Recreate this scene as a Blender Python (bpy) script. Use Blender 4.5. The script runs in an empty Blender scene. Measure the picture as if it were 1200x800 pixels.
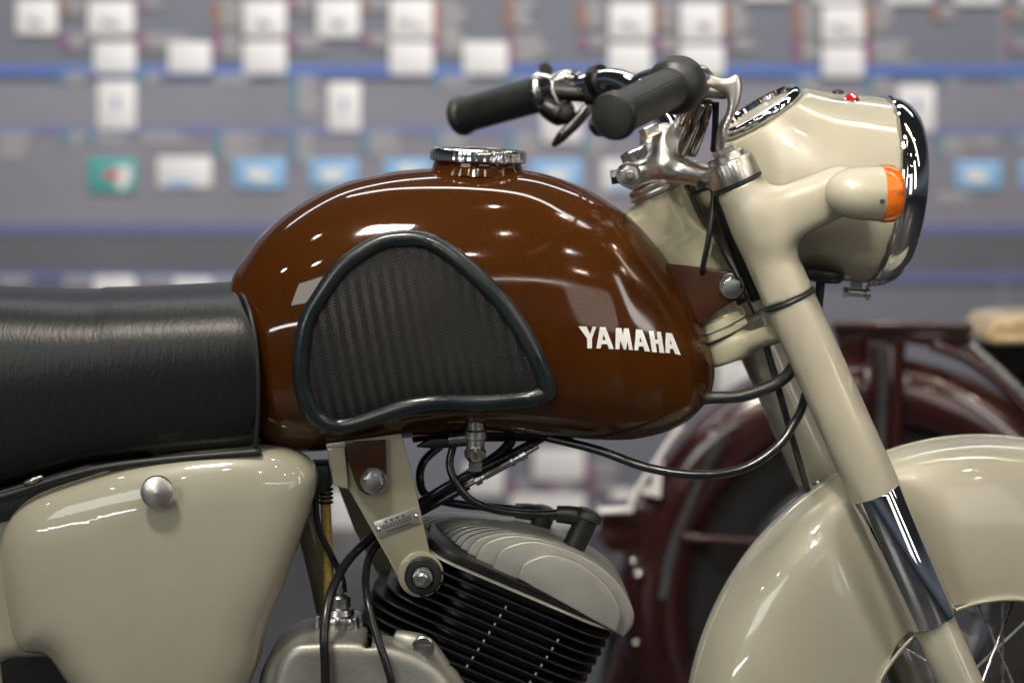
import bpy, bmesh, math, random
import numpy as np
from mathutils import Vector, Matrix
from mathutils.bvhtree import BVHTree
random.seed(7); rng = np.random.default_rng(7)
scene = bpy.context.scene
col = scene.collection
R = math.radians
# ------------------------------------------------------------------ camera, world, lamps, exposure
D = 2.2            # camera distance to the centre plane of the motorcycle (y = 0)
ZC = 0.99          # camera height
HY = 190.0         # row of the 1200x800 photograph that lies at camera height
cam_d = bpy.data.cameras.new('camera'); cam = bpy.data.objects.new('camera', cam_d); col.objects.link(cam)
cam.location = (0, -D, ZC); cam.rotation_euler = (R(90), 0, 0)
cam_d.sensor_width = 36; cam_d.lens = 36 * D / 1.2; cam_d.shift_y = -(400 - HY) / 1200
cam_d.clip_start = .05; cam_d.clip_end = 60
cam_d.dof.use_dof = True; cam_d.dof.focus_distance = D - .10; cam_d.dof.aperture_fstop = 2.15
scene.camera = cam
world = bpy.data.worlds.new('World'); scene.world = world; world.use_nodes = True
wn = world.node_tree; wn.nodes.clear()
w_out = wn.nodes.new('ShaderNodeOutputWorld'); w_bg = wn.nodes.new('ShaderNodeBackground')
w_tc = wn.nodes.new('ShaderNodeTexCoord'); w_sep = wn.nodes.new('ShaderNodeSeparateXYZ'); w_ramp = wn.nodes.new('ShaderNodeValToRGB')
wn.links.new(w_tc.outputs['Generated'], w_sep.inputs[0])
w_map = wn.nodes.new('ShaderNodeMath'); w_map.operation = 'MULTIPLY_ADD'; w_map.inputs[1].default_value = .5; w_map.inputs[2].default_value = .5
wn.links.new(w_sep.outputs[2], w_map.inputs[0]); wn.links.new(w_map.outputs[0], w_ramp.inputs[0])
e = w_ramp.color_ramp.elements
e[0].position = .38; e[0].color = (.09, .09, .10, 1); e[1].position = 1; e[1].color = (.05, .045, .045, 1)
for pos, c in ((.47, (.09, .11, .14, 1)), (.53, (.26, .29, .35, 1)), (.58, (.17, .19, .24, 1)), (.63, (.05, .05, .055, 1))):
    n = e.new(pos); n.color = c
wn.links.new(w_ramp.outputs[0], w_bg.inputs[0]); w_bg.inputs[1].default_value = .32
wn.links.new(w_bg.outputs[0], w_out.inputs[0])
vs = scene.view_settings; vs.view_transform = 'Standard'; vs.look = 'None'; vs.gamma = 1; vs.exposure = 0.22
scene.cycles.max_bounces = 8; scene.cycles.caustics_reflective = False; scene.cycles.caustics_refractive = False
scene.cycles.sample_clamp_indirect = 6

def area(name, loc, target, sx, sy, power, color=(1, .95, .88), spread=180):
    l = bpy.data.lights.new(name, 'AREA'); l.shape = 'RECTANGLE'; l.size = sx; l.size_y = sy; l.energy = power; l.color = color; l.spread = R(spread)
    o = bpy.data.objects.new(name, l); col.objects.link(o); o.location = loc
    o.rotation_euler = (Vector(target) - Vector(loc)).to_track_quat('-Z', 'Y').to_euler(); return o
area('overhead_key_lamp', (-.9, -1.4, 3.5), (-.1, 0, .9), .55, .32, 62, (1, .90, .78))
area('overhead_key_lamp', (-.3, -2.6, 3.0), (.36, 0, .82), .35, .22, .75, (1, .93, .82), 15)  # added narrow beam that brightens the fork alone
area('added_strip_lamp', (.3, .35, 3.1), (.1, 0, .9), 3.2, .10, 14, (1, .97, .92))  # added overhead strip for bright edge lines on chrome and tank
area('hall_tube_light', (-2.2, -3.4, 1.25), (-.3, 0, .7), 1.7, .10, 10, (1, .98, .95))
area('hall_tube_light', (1.4, -4.2, 2.4), (.3, 0, .7), 2.2, .07, 6, (1, .98, .95))
area('wall_washer', (0, 1.75, 3.1), (0, 2.9, .9), 4.6, .3, 48, (.93, .95, 1))
area('hall_fill', (-2.6, -4.4, 3.0), (.1, 0, .9), 2.2, 1.2, 36, (.93, 1, .93))
area('added_strip_lamp', (2.0, -.6, 2.7), (.5, 0, .9), .12, 2.4, 7, (1, .80, .62))  # added warm strip, there to reflect in the headlight rim
area('added_side_lamp', (2.4, -3.5, 1.5), (.5, 0, .7), .8, 1.6, 7, (1, .86, .80))  # added broad lamp that gives the chrome sleeve a pale band
area('added_side_lamp', (3.0, -2.2, 1.9), (.3, 0, .8), .3, 1.8, 12, (1, .97, .92))  # added upright strip for streaks along the fork
# the hall's ceiling spots: small warm lamps that glint in paint and chrome
for i, (x, y, z) in enumerate([(-2.2, -2.2, 3.2), (-1.3, -3.2, 3.4), (-.6, -2.4, 3.3), (.1, -3.4, 3.3), (.5, -2.0, 3.5), (1.2, -3.0, 3.2), (2.0, -2.2, 3.3), (2.7, -3.4, 3.1),
                               (-1.9, -.6, 3.3), (.2, -.5, 3.6), (1.3, -.3, 3.4), (2.4, -.5, 3.2), (-2.8, -1.2, 3.0), (3.2, -1.4, 3.0)]):
    l = bpy.data.lights.new('ceiling_spot', 'POINT'); l.energy = 8.5; l.shadow_soft_size = .045; l.color = (1, .86, .70) if i % 3 else (1, .95, .9)
    o = bpy.data.objects.new('ceiling_spot', l); col.objects.link(o); o.location = (x, y, z)

# ------------------------------------------------------------------ helpers
def P(px, py, y=0.0):
    """the point of the plane at depth y that the photograph shows at (px, py)"""
    s = (D + y) / D
    return Vector(((px - 600) * s / 1000, y, ZC + (HY - py) * s / 1000))

def ray(px, py):
    o = Vector((0, -D, ZC)); return o, (P(px, py, 0) - o).normalized()

class MB:
    def __init__(s): s.v = []; s.f = []
    def add(s, v, f):
        b = len(s.v); s.v += [tuple(p) for p in v]; s.f += [tuple(i + b for i in q) for q in f]
    def box(s, c, hx, hy, hz, ax=None):
        X, Y, Z = ax if ax else (Vector((1, 0, 0)), Vector((0, 1, 0)), Vector((0, 0, 1)))
        c = Vector(c); v = []
        for i in (-1, 1):
            for j in (-1, 1):
                for k in (-1, 1): v.append(c + X * hx * i + Y * hy * j + Z * hz * k)
        s.add(v, [(0, 1, 3, 2), (4, 6, 7, 5), (0, 4, 5, 1), (2, 3, 7, 6), (0, 2, 6, 4), (1, 5, 7, 3)])
    def tube(s, pts, r, seg=14, cap=True, smooth=0, flat=1.0, closed=False):
        pts = [Vector(p) for p in pts]
        rad = list(r) if isinstance(r, (list, tuple)) else [r] * len(pts)
        if smooth: pts, rad = spline(pts, rad, smooth, closed)
        n = len(pts); T = []
        for i in range(n):
            a = pts[(i - 1) % n] if (closed or i > 0) else pts[0]
            b = pts[(i + 1) % n] if (closed or i < n - 1) else pts[-1]
            T.append((b - a).normalized())
        ref = Vector((0, 1, 0)) if abs(T[0].y) < .9 else Vector((0, 0, 1))
        N = (ref - T[0] * ref.dot(T[0])).normalized(); v = []
        for i in range(n):
            N = (N - T[i] * N.dot(T[i])).normalized(); B = T[i].cross(N)
            for k in range(seg):
                a = 2 * math.pi * k / seg
                v.append(pts[i] + (N * math.cos(a) * flat + B * math.sin(a)) * rad[i])
        f = []
        for i in range(n if closed else n - 1):
            for k in range(seg):
                j = (i + 1) % n
                f.append((i * seg + k, i * seg + (k + 1) % seg, j * seg + (k + 1) % seg, j * seg + k))
        if cap and not closed: f.append(tuple(range(seg))[::-1]); f.append(tuple((n - 1) * seg + k for k in range(seg)))
        s.add(v, f)
    def lathe(s, prof, o, ax, seg=48, flute=None, cap=True):
        """prof: (radius, height along ax); flute(angle, i) -> factor"""
        o = Vector(o); ax = Vector(ax).normalized()
        ref = Vector((0, 1, 0)) if abs(ax.y) < .9 else Vector((1, 0, 0))
        U = (ref - ax * ref.dot(ax)).normalized(); V = ax.cross(U); v = []; f = []
        for i, (r, t) in enumerate(prof):
            for k in range(seg):
                a = 2 * math.pi * k / seg; q = r * (flute(a, i) if flute else 1)
                v.append(o + ax * t + (U * math.cos(a) + V * math.sin(a)) * q)
        n = len(prof)
        for i in range(n - 1):
            for k in range(seg): f.append((i * seg + k, i * seg + (k + 1) % seg, (i + 1) * seg + (k + 1) % seg, (i + 1) * seg + k))
        if cap and prof[0][0] > 1e-6: f.append(tuple(range(seg))[::-1])
        if cap and prof[-1][0] > 1e-6: f.append(tuple((n - 1) * seg + k for k in range(seg)))
        s.add(v, f)
    def prism(s, poly, o, u, v, n, d0, d1, bev=.0):
        """poly in (u, v) metres about o, from depth d0 to d1 along n, edges rounded by bev"""
        o, u, v, n = Vector(o), Vector(u), Vector(v), Vector(n); poly = ccw(poly); m = len(poly)
        loops = [(0, d0), (0, d1)] if bev <= 0 else [(bev, d0), (bev * .3, d0 + bev * .3), (0, d0 + bev), (0, d1 - bev), (bev * .3, d1 - bev * .3), (bev, d1)]
        vv = []
        for ins, d in loops:
            for q in inset(poly, ins): vv.append(o + u * q[0] + v * q[1] + n * d)
        f = [tuple(range(m))[::-1], tuple((len(loops) - 1) * m + k for k in range(m))]
        for i in range(len(loops) - 1):
            for k in range(m): f.append((i * m + k, i * m + (k + 1) % m, (i + 1) * m + (k + 1) % m, (i + 1) * m + k))
        s.add(vv, f)

def ccw(p):
    a = sum(p[i][0] * p[(i + 1) % len(p)][1] - p[(i + 1) % len(p)][0] * p[i][1] for i in range(len(p)))
    return list(p) if a > 0 else list(p)[::-1]
def inset(p, d):
    if d == 0: return p
    out = []; n = len(p)
    for i in range(n):
        a = Vector(p[i - 1]); b = Vector(p[i]); c = Vector(p[(i + 1) % n])
        e1 = (b - a).normalized(); e2 = (c - b).normalized()
        n1 = Vector((-e1.y, e1.x)); n2 = Vector((-e2.y, e2.x)); m = (n1 + n2)
        if m.length < 1e-6: m = n1
        m.normalize(); k = min(1 / max(m.dot(n1), .4), 2)
        out.append(tuple(b + m * d * k))
    return out
def spline(pts, rad, k, closed=False):
    n = len(pts); P2 = []; R2 = []
    rng_ = range(n) if closed else range(n - 1)
    for i in rng_:
        if closed: p = [pts[(i + j) % n] for j in (-1, 0, 1, 2)]; r = [rad[(i + j) % n] for j in (-1, 0, 1, 2)]
        else: p = [pts[max(0, min(n - 1, i + j))] for j in (-1, 0, 1, 2)]; r = [rad[max(0, min(n - 1, i + j))] for j in (-1, 0, 1, 2)]
        for j in range(k):
            t = j / k
            w = (-.5 * t + t * t - .5 * t ** 3, 1 - 2.5 * t * t + 1.5 * t ** 3, .5 * t + 2 * t * t - 1.5 * t ** 3, -.5 * t * t + .5 * t ** 3)
            q = p[0] * w[0] + p[1] * w[1] + p[2] * w[2] + p[3] * w[3]
            P2.append(q); R2.append(max(1e-5, r[1] * (1 - t) + r[2] * t))
    if not closed: P2.append(pts[-1]); R2.append(rad[-1])
    return P2, R2
def sp2(pts, k=6, closed=True):
    q, _ = spline([Vector((p[0], p[1], 0)) for p in pts], [1] * len(pts), k, closed)
    return [(p.x, p.y) for p in q]
def rrect(hx, hy, r, k=5):
    out = []
    for cx, cy, a0 in ((hx - r, hy - r, 0), (-hx + r, hy - r, 90), (-hx + r, -hy + r, 180), (hx - r, -hy + r, 270)):
        for j in range(k + 1):
            a = R(a0 + 90 * j / k); out.append((cx + r * math.cos(a), cy + r * math.sin(a)))
    return out
def circ(r, n=32, cx=0, cy=0): return [(cx + r * math.cos(2 * math.pi * i / n), cy + r * math.sin(2 * math.pi * i / n)) for i in range(n)]

ORG = {}
def link(o, parent):
    col.objects.link(o)
    if parent: o.parent = parent; o.location = Vector(o.location) - ORG[parent.name]
def obj(name, mb, mat, parent=None, angle=35, label=None):
    me = bpy.data.meshes.new(name)
    v = np.array(mb.v, dtype=float); c = (v.max(0) + v.min(0)) / 2
    me.from_pydata([tuple(q) for q in (v - c)], [], mb.f); me.update()
    bm = bmesh.new(); bm.from_mesh(me); bmesh.ops.recalc_face_normals(bm, faces=bm.faces); bm.to_mesh(me); bm.free()
    me.polygons.foreach_set('use_smooth', [True] * len(me.polygons))
    if angle < 180: me.set_sharp_from_angle(angle=R(angle))
    me.materials.append(mat)
    o = bpy.data.objects.new(name, me); o.location = Vector(c); ORG[o.name] = Vector(c)
    link(o, parent)
    if label: o['label'] = label
    return o
def empty(name, loc, parent=None, label=None, cat=None, group=None):
    o = bpy.data.objects.new(name, None); o.location = Vector(loc); o.empty_display_size = .05; ORG[o.name] = Vector(loc); link(o, parent)
    if label: o['label'] = label
    if cat: o['category'] = cat
    if group: o['group'] = group
    return o
def one(name, mat, parent, fn, angle=35, label=None):
    mb = MB(); fn(mb); return obj(name, mb, mat, parent, angle, label)

# signed-distance modelling: smooth castings and pressed sheet metal -----------------
def length(a): return np.sqrt((a * a).sum(-1))
def sd_capsule(p, a, b, ra, rb=None):
    a = np.array(a, float); b = np.array(b, float); rb = ra if rb is None else rb
    ab = b - a; t = np.clip(((p - a) @ ab) / (ab @ ab), 0, 1)
    return length(p - a - t[..., None] * ab) - (ra + (rb - ra) * t)
def sd_cyl(p, a, b, r, rnd=.002):
    a = np.array(a, float); b = np.array(b, float); L = np.linalg.norm(b - a); ax = (b - a) / L
    q = p - (a + b) / 2; h = q @ ax; d = length(q - h[..., None] * ax)
    w = np.stack([d - r + rnd, np.abs(h) - L / 2 + rnd], -1)
    return np.minimum(w.max(-1), 0) + length(np.maximum(w, 0)) - rnd
def sd_box(p, c, ax, h, rnd):
    q = p - np.array(c, float); q = np.stack([q @ np.array(a, float) for a in ax], -1)
    w = np.abs(q) - (np.array(h) - rnd)
    return np.minimum(w.max(-1), 0) + length(np.maximum(w, 0)) - rnd
def smin(a, b, k):
    h = np.clip(.5 + .5 * (b - a) / k, 0, 1); return b * (1 - h) + a * h - k * h * (1 - h)
def smax(a, b, k): return -smin(-a, -b, k)
def sd_poly(p, poly):
    poly = np.array(ccw(poly), float); a = poly; b = np.roll(poly, -1, 0); d = np.full(p.shape[0], 1e9); s = np.ones(p.shape[0])
    for i in range(len(a)):
        e = b[i] - a[i]; w = p - a[i]; t = np.clip((w @ e) / (e @ e + 1e-18), 0, 1); q = w - t[:, None] * e
        d = np.minimum(d, (q * q).sum(-1))
        c1 = p[:, 1] >= a[i][1]; c2 = p[:, 1] < b[i][1]; c3 = e[0] * w[:, 1] > e[1] * w[:, 0]
        s = np.where((c1 & c2 & c3) | (~c1 & ~c2 & ~c3), -s, s)
    return s * np.sqrt(d)
def sd_pillow(p, poly, o, u, v, n, d0, d1, rnd):
    q = p - np.array(o, float); uu = q @ np.array(u, float); vv = q @ np.array(v, float); ww = q @ np.array(n, float)
    w = np.stack([sd_poly(np.stack([uu, vv], -1), poly) + rnd, np.abs(ww - (d0 + d1) / 2) - abs(d1 - d0) / 2 + rnd], -1)
    return np.minimum(w.max(-1), 0) + length(np.maximum(w, 0)) - rnd
def sdf(name, fn, lo, hi, h, mat, parent, label=None, angle=180, it=5):
    lo = np.array(lo, float); hi = np.array(hi, float); n = np.ceil((hi - lo) / h).astype(int) + 1
    g = np.stack(np.meshgrid(*[lo[i] + h * np.arange(n[i]) for i in range(3)], indexing='ij'), -1)
    val = fn(g.reshape(-1, 3)).reshape(n); s = val < 0
    c = sum(s[i:n[0] - 1 + i, j:n[1] - 1 + j, k:n[2] - 1 + k].astype(int) for i in (0, 1) for j in (0, 1) for k in (0, 1))
    act = (c > 0) & (c < 8); idx = np.full(act.shape, -1); ids = np.argwhere(act); idx[act] = np.arange(len(ids))
    p = lo + (ids + .5) * h
    for _ in range(it):
        f0 = fn(p); gr = np.stack([(fn(p + np.eye(3)[i] * 2e-4) - fn(p - np.eye(3)[i] * 2e-4)) / 4e-4 for i in range(3)], -1)
        gg = np.maximum((gr * gr).sum(-1), .2); p = p - gr * np.clip(f0 / gg, -h * .8, h * .8)[:, None]
    F = []
    for ax in range(3):
        b, cc = [(1, 2), (2, 0), (0, 1)][ax]
        sl0 = [slice(None)] * 3; sl1 = [slice(None)] * 3; sl0[ax] = slice(0, -1); sl1[ax] = slice(1, None)
        ch = np.argwhere(s[tuple(sl0)] != s[tuple(sl1)])
        ch = ch[(ch[:, b] > 0) & (ch[:, cc] > 0) & (ch[:, b] < act.shape[b]) & (ch[:, cc] < act.shape[cc])]
        e1 = np.zeros(3, int); e1[b] = 1; e2 = np.zeros(3, int); e2[cc] = 1
        q = np.stack([idx[tuple(ch.T)], idx[tuple((ch - e1).T)], idx[tuple((ch - e1 - e2).T)], idx[tuple((ch - e2).T)]], -1)
        flip = s[tuple(ch.T)]; q[flip] = q[flip][:, ::-1]; F.append(q)
    F = np.concatenate(F); F = F[(F >= 0).all(1)]
    mb = MB(); mb.v = [tuple(x) for x in p]; mb.f = [tuple(int(i) for i in q) for q in F]
    return obj(name, mb, mat, parent, angle, label)

# ------------------------------------------------------------------ materials
def mat(name, base, rough=.4, metal=0, coat=0, bump=None, noise=None, spec=.5, extra=None, emit=None):
    m = bpy.data.materials.new(name); m.use_nodes = True; nt = m.node_tree; b = nt.nodes['Principled BSDF']
    b.inputs['Base Color'].default_value = (*base, 1); b.inputs['Roughness'].default_value = rough; b.inputs['Metallic'].default_value = metal
    b.inputs['Coat Weight'].default_value = coat; b.inputs['Coat Roughness'].default_value = .03; b.inputs['Specular IOR Level'].default_value = spec
    if emit: b.inputs['Emission Color'].default_value = (*emit[0], 1); b.inputs['Emission Strength'].default_value = emit[1]
    tc = nt.nodes.new('ShaderNodeTexCoord')
    if noise:                                            # (scale, amount on colour, amount on roughness)
        sc, ca, ra = noise
        n = nt.nodes.new('ShaderNodeTexNoise'); n.inputs['Scale'].default_value = sc; n.inputs['Detail'].default_value = 6
        nt.links.new(tc.outputs['Object'], n.inputs['Vector'])
        mr = nt.nodes.new('ShaderNodeMapRange'); mr.inputs[1].default_value = .3; mr.inputs[2].default_value = .7
        mr.inputs[3].default_value = 1 - ca; mr.inputs[4].default_value = 1 + ca; nt.links.new(n.outputs[0], mr.inputs[0])
        mx = nt.nodes.new('ShaderNodeVectorMath'); mx.operation = 'SCALE'; mx.inputs[0].default_value = base
        nt.links.new(mr.outputs[0], mx.inputs['Scale']); nt.links.new(mx.outputs[0], b.inputs['Base Color'])
        m2 = nt.nodes.new('ShaderNodeMapRange'); m2.inputs[1].default_value = .3; m2.inputs[2].default_value = .7
        m2.inputs[3].default_value = max(.02, rough - ra); m2.inputs[4].default_value = rough + ra
        nt.links.new(n.outputs[0], m2.inputs[0]); nt.links.new(m2.outputs[0], b.inputs['Roughness'])
    if bump:                                             # (scale, strength, distance)
        n = nt.nodes.new('ShaderNodeTexNoise'); n.inputs['Scale'].default_value = bump[0]; n.inputs['Detail'].default_value = 5
        nt.links.new(tc.outputs['Object'], n.inputs['Vector'])
        bp = nt.nodes.new('ShaderNodeBump'); bp.inputs['Strength'].default_value = bump[1]; bp.inputs['Distance'].default_value = bump[2]
        nt.links.new(n.outputs[0], bp.inputs['Height']); nt.links.new(bp.outputs[0], b.inputs['Normal'])
    if extra: extra(nt, b, tc)
    return m

def flakes(nt, b, tc):          # metallic flake and an uneven, hand sprayed tone
    v = nt.nodes.new('ShaderNodeTexVoronoi'); v.inputs['Scale'].default_value = 900
    nt.links.new(tc.outputs['Object'], v.inputs['Vector'])
    r = nt.nodes.new('ShaderNodeValToRGB'); r.color_ramp.elements[0].position = .0; r.color_ramp.elements[1].position = 1
    r.color_ramp.elements[0].color = (.042, .0112, .0006, 1); r.color_ramp.elements[1].color = (.070, .0205, .0014, 1)
    nt.links.new(v.outputs['Color'], r.inputs[0]); nt.links.new(r.outputs[0], b.inputs['Base Color'])
    n2 = nt.nodes.new('ShaderNodeTexNoise'); n2.inputs['Scale'].default_value = 6; n2.inputs['Detail'].default_value = 9; n2.inputs['Roughness'].default_value = .7
    nt.links.new(tc.outputs['Object'], n2.inputs['Vector'])
    sm = nt.nodes.new('ShaderNodeMapRange'); sm.inputs[1].default_value = .42; sm.inputs[2].default_value = .72; sm.inputs[3].default_value = .03; sm.inputs[4].default_value = .16
    nt.links.new(n2.outputs[0], sm.inputs[0]); nt.links.new(sm.outputs[0], b.inputs['Coat Roughness'])
    n = nt.nodes.new('ShaderNodeTexNoise'); n.inputs['Scale'].default_value = 5; n.inputs['Detail'].default_value = 2
    nt.links.new(tc.outputs['Object'], n.inputs['Vector'])
    bp = nt.nodes.new('ShaderNodeBump'); bp.inputs['Strength'].default_value = .12; bp.inputs['Distance'].default_value = .01
    nt.links.new(n.outputs[0], bp.inputs['Height']); nt.links.new(bp.outputs[0], b.inputs['Coat Normal'])
def ripple(scale, dist):        # the slight waviness of hand finished paint, faint tone shifts, dust specks and wiping smears
    def f(nt, b, tc):
        n = nt.nodes.new('ShaderNodeTexNoise'); n.inputs['Scale'].default_value = scale; n.inputs['Detail'].default_value = 3
        nt.links.new(tc.outputs['Object'], n.inputs['Vector'])
        bp = nt.nodes.new('ShaderNodeBump'); bp.inputs['Strength'].default_value = .25; bp.inputs['Distance'].default_value = dist
        nt.links.new(n.outputs[0], bp.inputs['Height'])
        nt.links.new(bp.outputs[0], b.inputs['Normal']); nt.links.new(bp.outputs[0], b.inputs['Coat Normal'])
        base = tuple(b.inputs['Base Color'].default_value)[:3]
        n2 = nt.nodes.new('ShaderNodeTexNoise'); n2.inputs['Scale'].default_value = 3.5; n2.inputs['Detail'].default_value = 8; n2.inputs['Roughness'].default_value = .65
        v = nt.nodes.new('ShaderNodeTexVoronoi'); v.inputs['Scale'].default_value = 130
        for q in (n2, v): nt.links.new(tc.outputs['Object'], q.inputs['Vector'])
        dust = nt.nodes.new('ShaderNodeMapRange'); dust.inputs[1].default_value = .035; dust.inputs[2].default_value = .075; dust.inputs[3].default_value = .22; dust.inputs[4].default_value = 0
        nt.links.new(v.outputs['Distance'], dust.inputs[0])
        tone = nt.nodes.new('ShaderNodeMapRange'); tone.inputs[1].default_value = .3; tone.inputs[2].default_value = .7; tone.inputs[3].default_value = .93; tone.inputs[4].default_value = 1.06
        nt.links.new(n2.outputs[0], tone.inputs[0])
        mx = nt.nodes.new('ShaderNodeVectorMath'); mx.operation = 'SCALE'; mx.inputs[0].default_value = base; nt.links.new(tone.outputs[0], mx.inputs['Scale'])
        m2 = nt.nodes.new('ShaderNodeMix'); m2.data_type = 'RGBA'; m2.inputs['B'].default_value = (.55, .53, .5, 1)
        nt.links.new(dust.outputs[0], m2.inputs['Factor']); nt.links.new(mx.outputs[0], m2.inputs['A']); nt.links.new(m2.outputs['Result'], b.inputs['Base Color'])
        sm = nt.nodes.new('ShaderNodeMapRange'); sm.inputs[1].default_value = .45; sm.inputs[2].default_value = .75; sm.inputs[3].default_value = .015; sm.inputs[4].default_value = .12
        nt.links.new(n2.outputs[0], sm.inputs[0]); nt.links.new(sm.outputs[0], b.inputs['Coat Roughness'])
    return f
def herring(nt, b, tc):         # chevron ribs moulded in the rubber
    def M(op, a=None, c=None, av=None, cv=None):
        n = nt.nodes.new('ShaderNodeMath'); n.operation = op
        if a is not None: nt.links.new(a, n.inputs[0])
        elif av is not None: n.inputs[0].default_value = av
        if c is not None: nt.links.new(c, n.inputs[1])
        elif cv is not None: n.inputs[1].default_value = cv
        return n.outputs[0]
    s = nt.nodes.new('ShaderNodeSeparateXYZ'); nt.links.new(tc.outputs['Object'], s.inputs[0])
    x = M('ADD', s.outputs[0], M('MULTIPLY', s.outputs[2], cv=.19)); z = s.outputs[2]
    tri = M('PINGPONG', x, cv=.0066)
    h = M('SINE', M('MULTIPLY', M('ADD', z, M('MULTIPLY', tri, cv=-1.15)), cv=2 * math.pi / .0036))
    bp = nt.nodes.new('ShaderNodeBump'); bp.inputs['Strength'].default_value = 1; bp.inputs['Distance'].default_value = .0011
    nt.links.new(h, bp.inputs['Height']); nt.links.new(bp.outputs[0], b.inputs['Normal'])
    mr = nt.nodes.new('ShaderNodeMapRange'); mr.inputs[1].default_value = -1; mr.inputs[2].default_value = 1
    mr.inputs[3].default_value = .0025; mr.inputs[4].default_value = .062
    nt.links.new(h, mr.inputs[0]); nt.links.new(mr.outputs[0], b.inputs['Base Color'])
def leather(nt, b, tc):
    mp = nt.nodes.new('ShaderNodeMapping'); mp.inputs['Scale'].default_value = (1, .35, .45)
    nt.links.new(tc.outputs['Object'], mp.inputs[0])
    n1 = nt.nodes.new('ShaderNodeTexNoise'); n1.inputs['Scale'].default_value = 120; n1.inputs['Detail'].default_value = 3; n1.inputs['Distortion'].default_value = 1.6
    n2 = nt.nodes.new('ShaderNodeTexVoronoi'); n2.feature = 'DISTANCE_TO_EDGE'; n2.inputs['Scale'].default_value = 230
    n3 = nt.nodes.new('ShaderNodeTexNoise'); n3.inputs['Scale'].default_value = 14; n3.inputs['Detail'].default_value = 2
    wv = nt.nodes.new('ShaderNodeTexWave'); wv.inputs['Scale'].default_value = 28; wv.inputs['Distortion'].default_value = 9; wv.inputs['Detail'].default_value = 3; wv.inputs['Detail Scale'].default_value = 2.5
    for n in (n1, n2, wv): nt.links.new(mp.outputs[0], n.inputs['Vector'])
    nt.links.new(tc.outputs['Object'], n3.inputs['Vector'])
    def mul(a, k):
        m = nt.nodes.new('ShaderNodeMath'); m.operation = 'MULTIPLY'; nt.links.new(a, m.inputs[0]); m.inputs[1].default_value = k; return m.outputs[0]
    def add(a, c):
        m = nt.nodes.new('ShaderNodeMath'); m.operation = 'ADD'; nt.links.new(a, m.inputs[0]); nt.links.new(c, m.inputs[1]); return m.outputs[0]
    h = add(add(mul(n1.outputs[0], .9), mul(n2.outputs[0], .5)), add(mul(wv.outputs[0], .22), mul(n3.outputs[0], 1.2)))
    bp = nt.nodes.new('ShaderNodeBump'); bp.inputs['Strength'].default_value = .5; bp.inputs['Distance'].default_value = .0007
    nt.links.new(h, bp.inputs['Height']); nt.links.new(bp.outputs[0], b.inputs['Normal'])

BROWN = mat('brown_metallic_paint', (.14, .05, .013), .45, .05, 1, extra=flakes, spec=.02)
BROWN.node_tree.nodes['Principled BSDF'].inputs['Coat Roughness'].default_value = .065
BROWN_FLAT = mat('brown_bracket_paint', (.040, .014, .006), .45, 0, .2, noise=(30, .2, .05), spec=.15)
CREAM = mat('cream_grey_paint', (.375, .358, .272), .38, 0, 1, extra=ripple(7, .006))
CREAM_FRAME = mat('cream_frame_enamel', (.33, .312, .22), .36, 0, .5, bump=(60, .12, .002), noise=(14, .07, .05))
CHROME = mat('chrome', (.80, .81, .82), .045, 1, bump=(9, .05, .004))
CHROME_WORN = mat('worn_chrome', (.66, .65, .63), .14, 1, noise=(55, .10, .07), bump=(90, .15, .001))
ALU = mat('polished_aluminium', (.74, .70, .64), .33, 1, noise=(28, .10, .07), bump=(38, .25, .003))
CAST = mat('cast_aluminium', (.41, .41, .365), .52, .75, noise=(9, .22, .10), bump=(360, .4, .0006))
CAST_SHADE = mat('shade_dark_cast_aluminium', (.10, .095, .085), .6, .5, noise=(30, .3, .08))  # darkened cast metal: shade of the head's grooves put into the colour
ZINC = mat('zinc_plated_steel', (.50, .50, .48), .30, 1, noise=(60, .12, .08), bump=(120, .2, .0008))
BLACK_FIN = mat('black_painted_iron', (.004, .004, .005), .40, 0, .1, noise=(40, .2, .08), bump=(200, .15, .0008))
RUBBER = mat('black_rubber', (.016, .018, .019), .42, 0, noise=(30, .15, .08), bump=(260, .15, .0006))
GRIP = mat('worn_grip_rubber', (.020, .022, .021), .42, 0, noise=(24, .25, .08), bump=(330, .35, .0008))
PIPE = mat('knee_pad_border_rubber', (.013, .018, .020), .30, 0, .25, noise=(14, .25, .10), bump=(80, .15, .0008))
PAD = mat('ribbed_knee_rubber', (.02, .024, .027), .40, 0, extra=herring)
LEATHER = mat('black_seat_leather', (.006, .008, .009), .40, 0, extra=leather, spec=.42)
CABLE = mat('black_cable_sheath', (.010, .011, .012), .28, 0, .2)
WHITE = mat('white_lettering', (.88, .88, .86), .35, 0, .6)
def lens_x(nt, b, tc): b.inputs['Transmission Weight'].default_value = .35; b.inputs['IOR'].default_value = 1.49
AMBER = mat('amber_lens_plastic', (.95, .20, .012), .14, 0, .6, extra=lens_x)
RED = mat('red_jewel', (.55, .01, .015), .06, 0, 1)
def glass_x(nt, b, tc):         # thin pane: clear straight on, mirror-like at a glance
    t = nt.nodes.new('ShaderNodeBsdfTransparent'); g = nt.nodes.new('ShaderNodeBsdfGlossy'); g.inputs['Roughness'].default_value = .02
    f = nt.nodes.new('ShaderNodeFresnel'); f.inputs[0].default_value = 1.25; mx = nt.nodes.new('ShaderNodeMixShader')
    nt.links.new(f.outputs[0], mx.inputs[0]); nt.links.new(t.outputs[0], mx.inputs[1]); nt.links.new(g.outputs[0], mx.inputs[2])
    nt.links.new(mx.outputs[0], nt.nodes['Material Output'].inputs['Surface'])
GLASS = mat('clear_glass', (1, 1, 1), .02, 0, extra=glass_x)
YELLOW = mat('yellow_braided_hose', (.72, .50, .13), .42, 0, .2, noise=(300, .3, .05), bump=(500, .6, .001))
STEEL_DARK = mat('dark_polished_steel', (.30, .29, .28), .14, 1, noise=(55, .1, .05))
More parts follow.
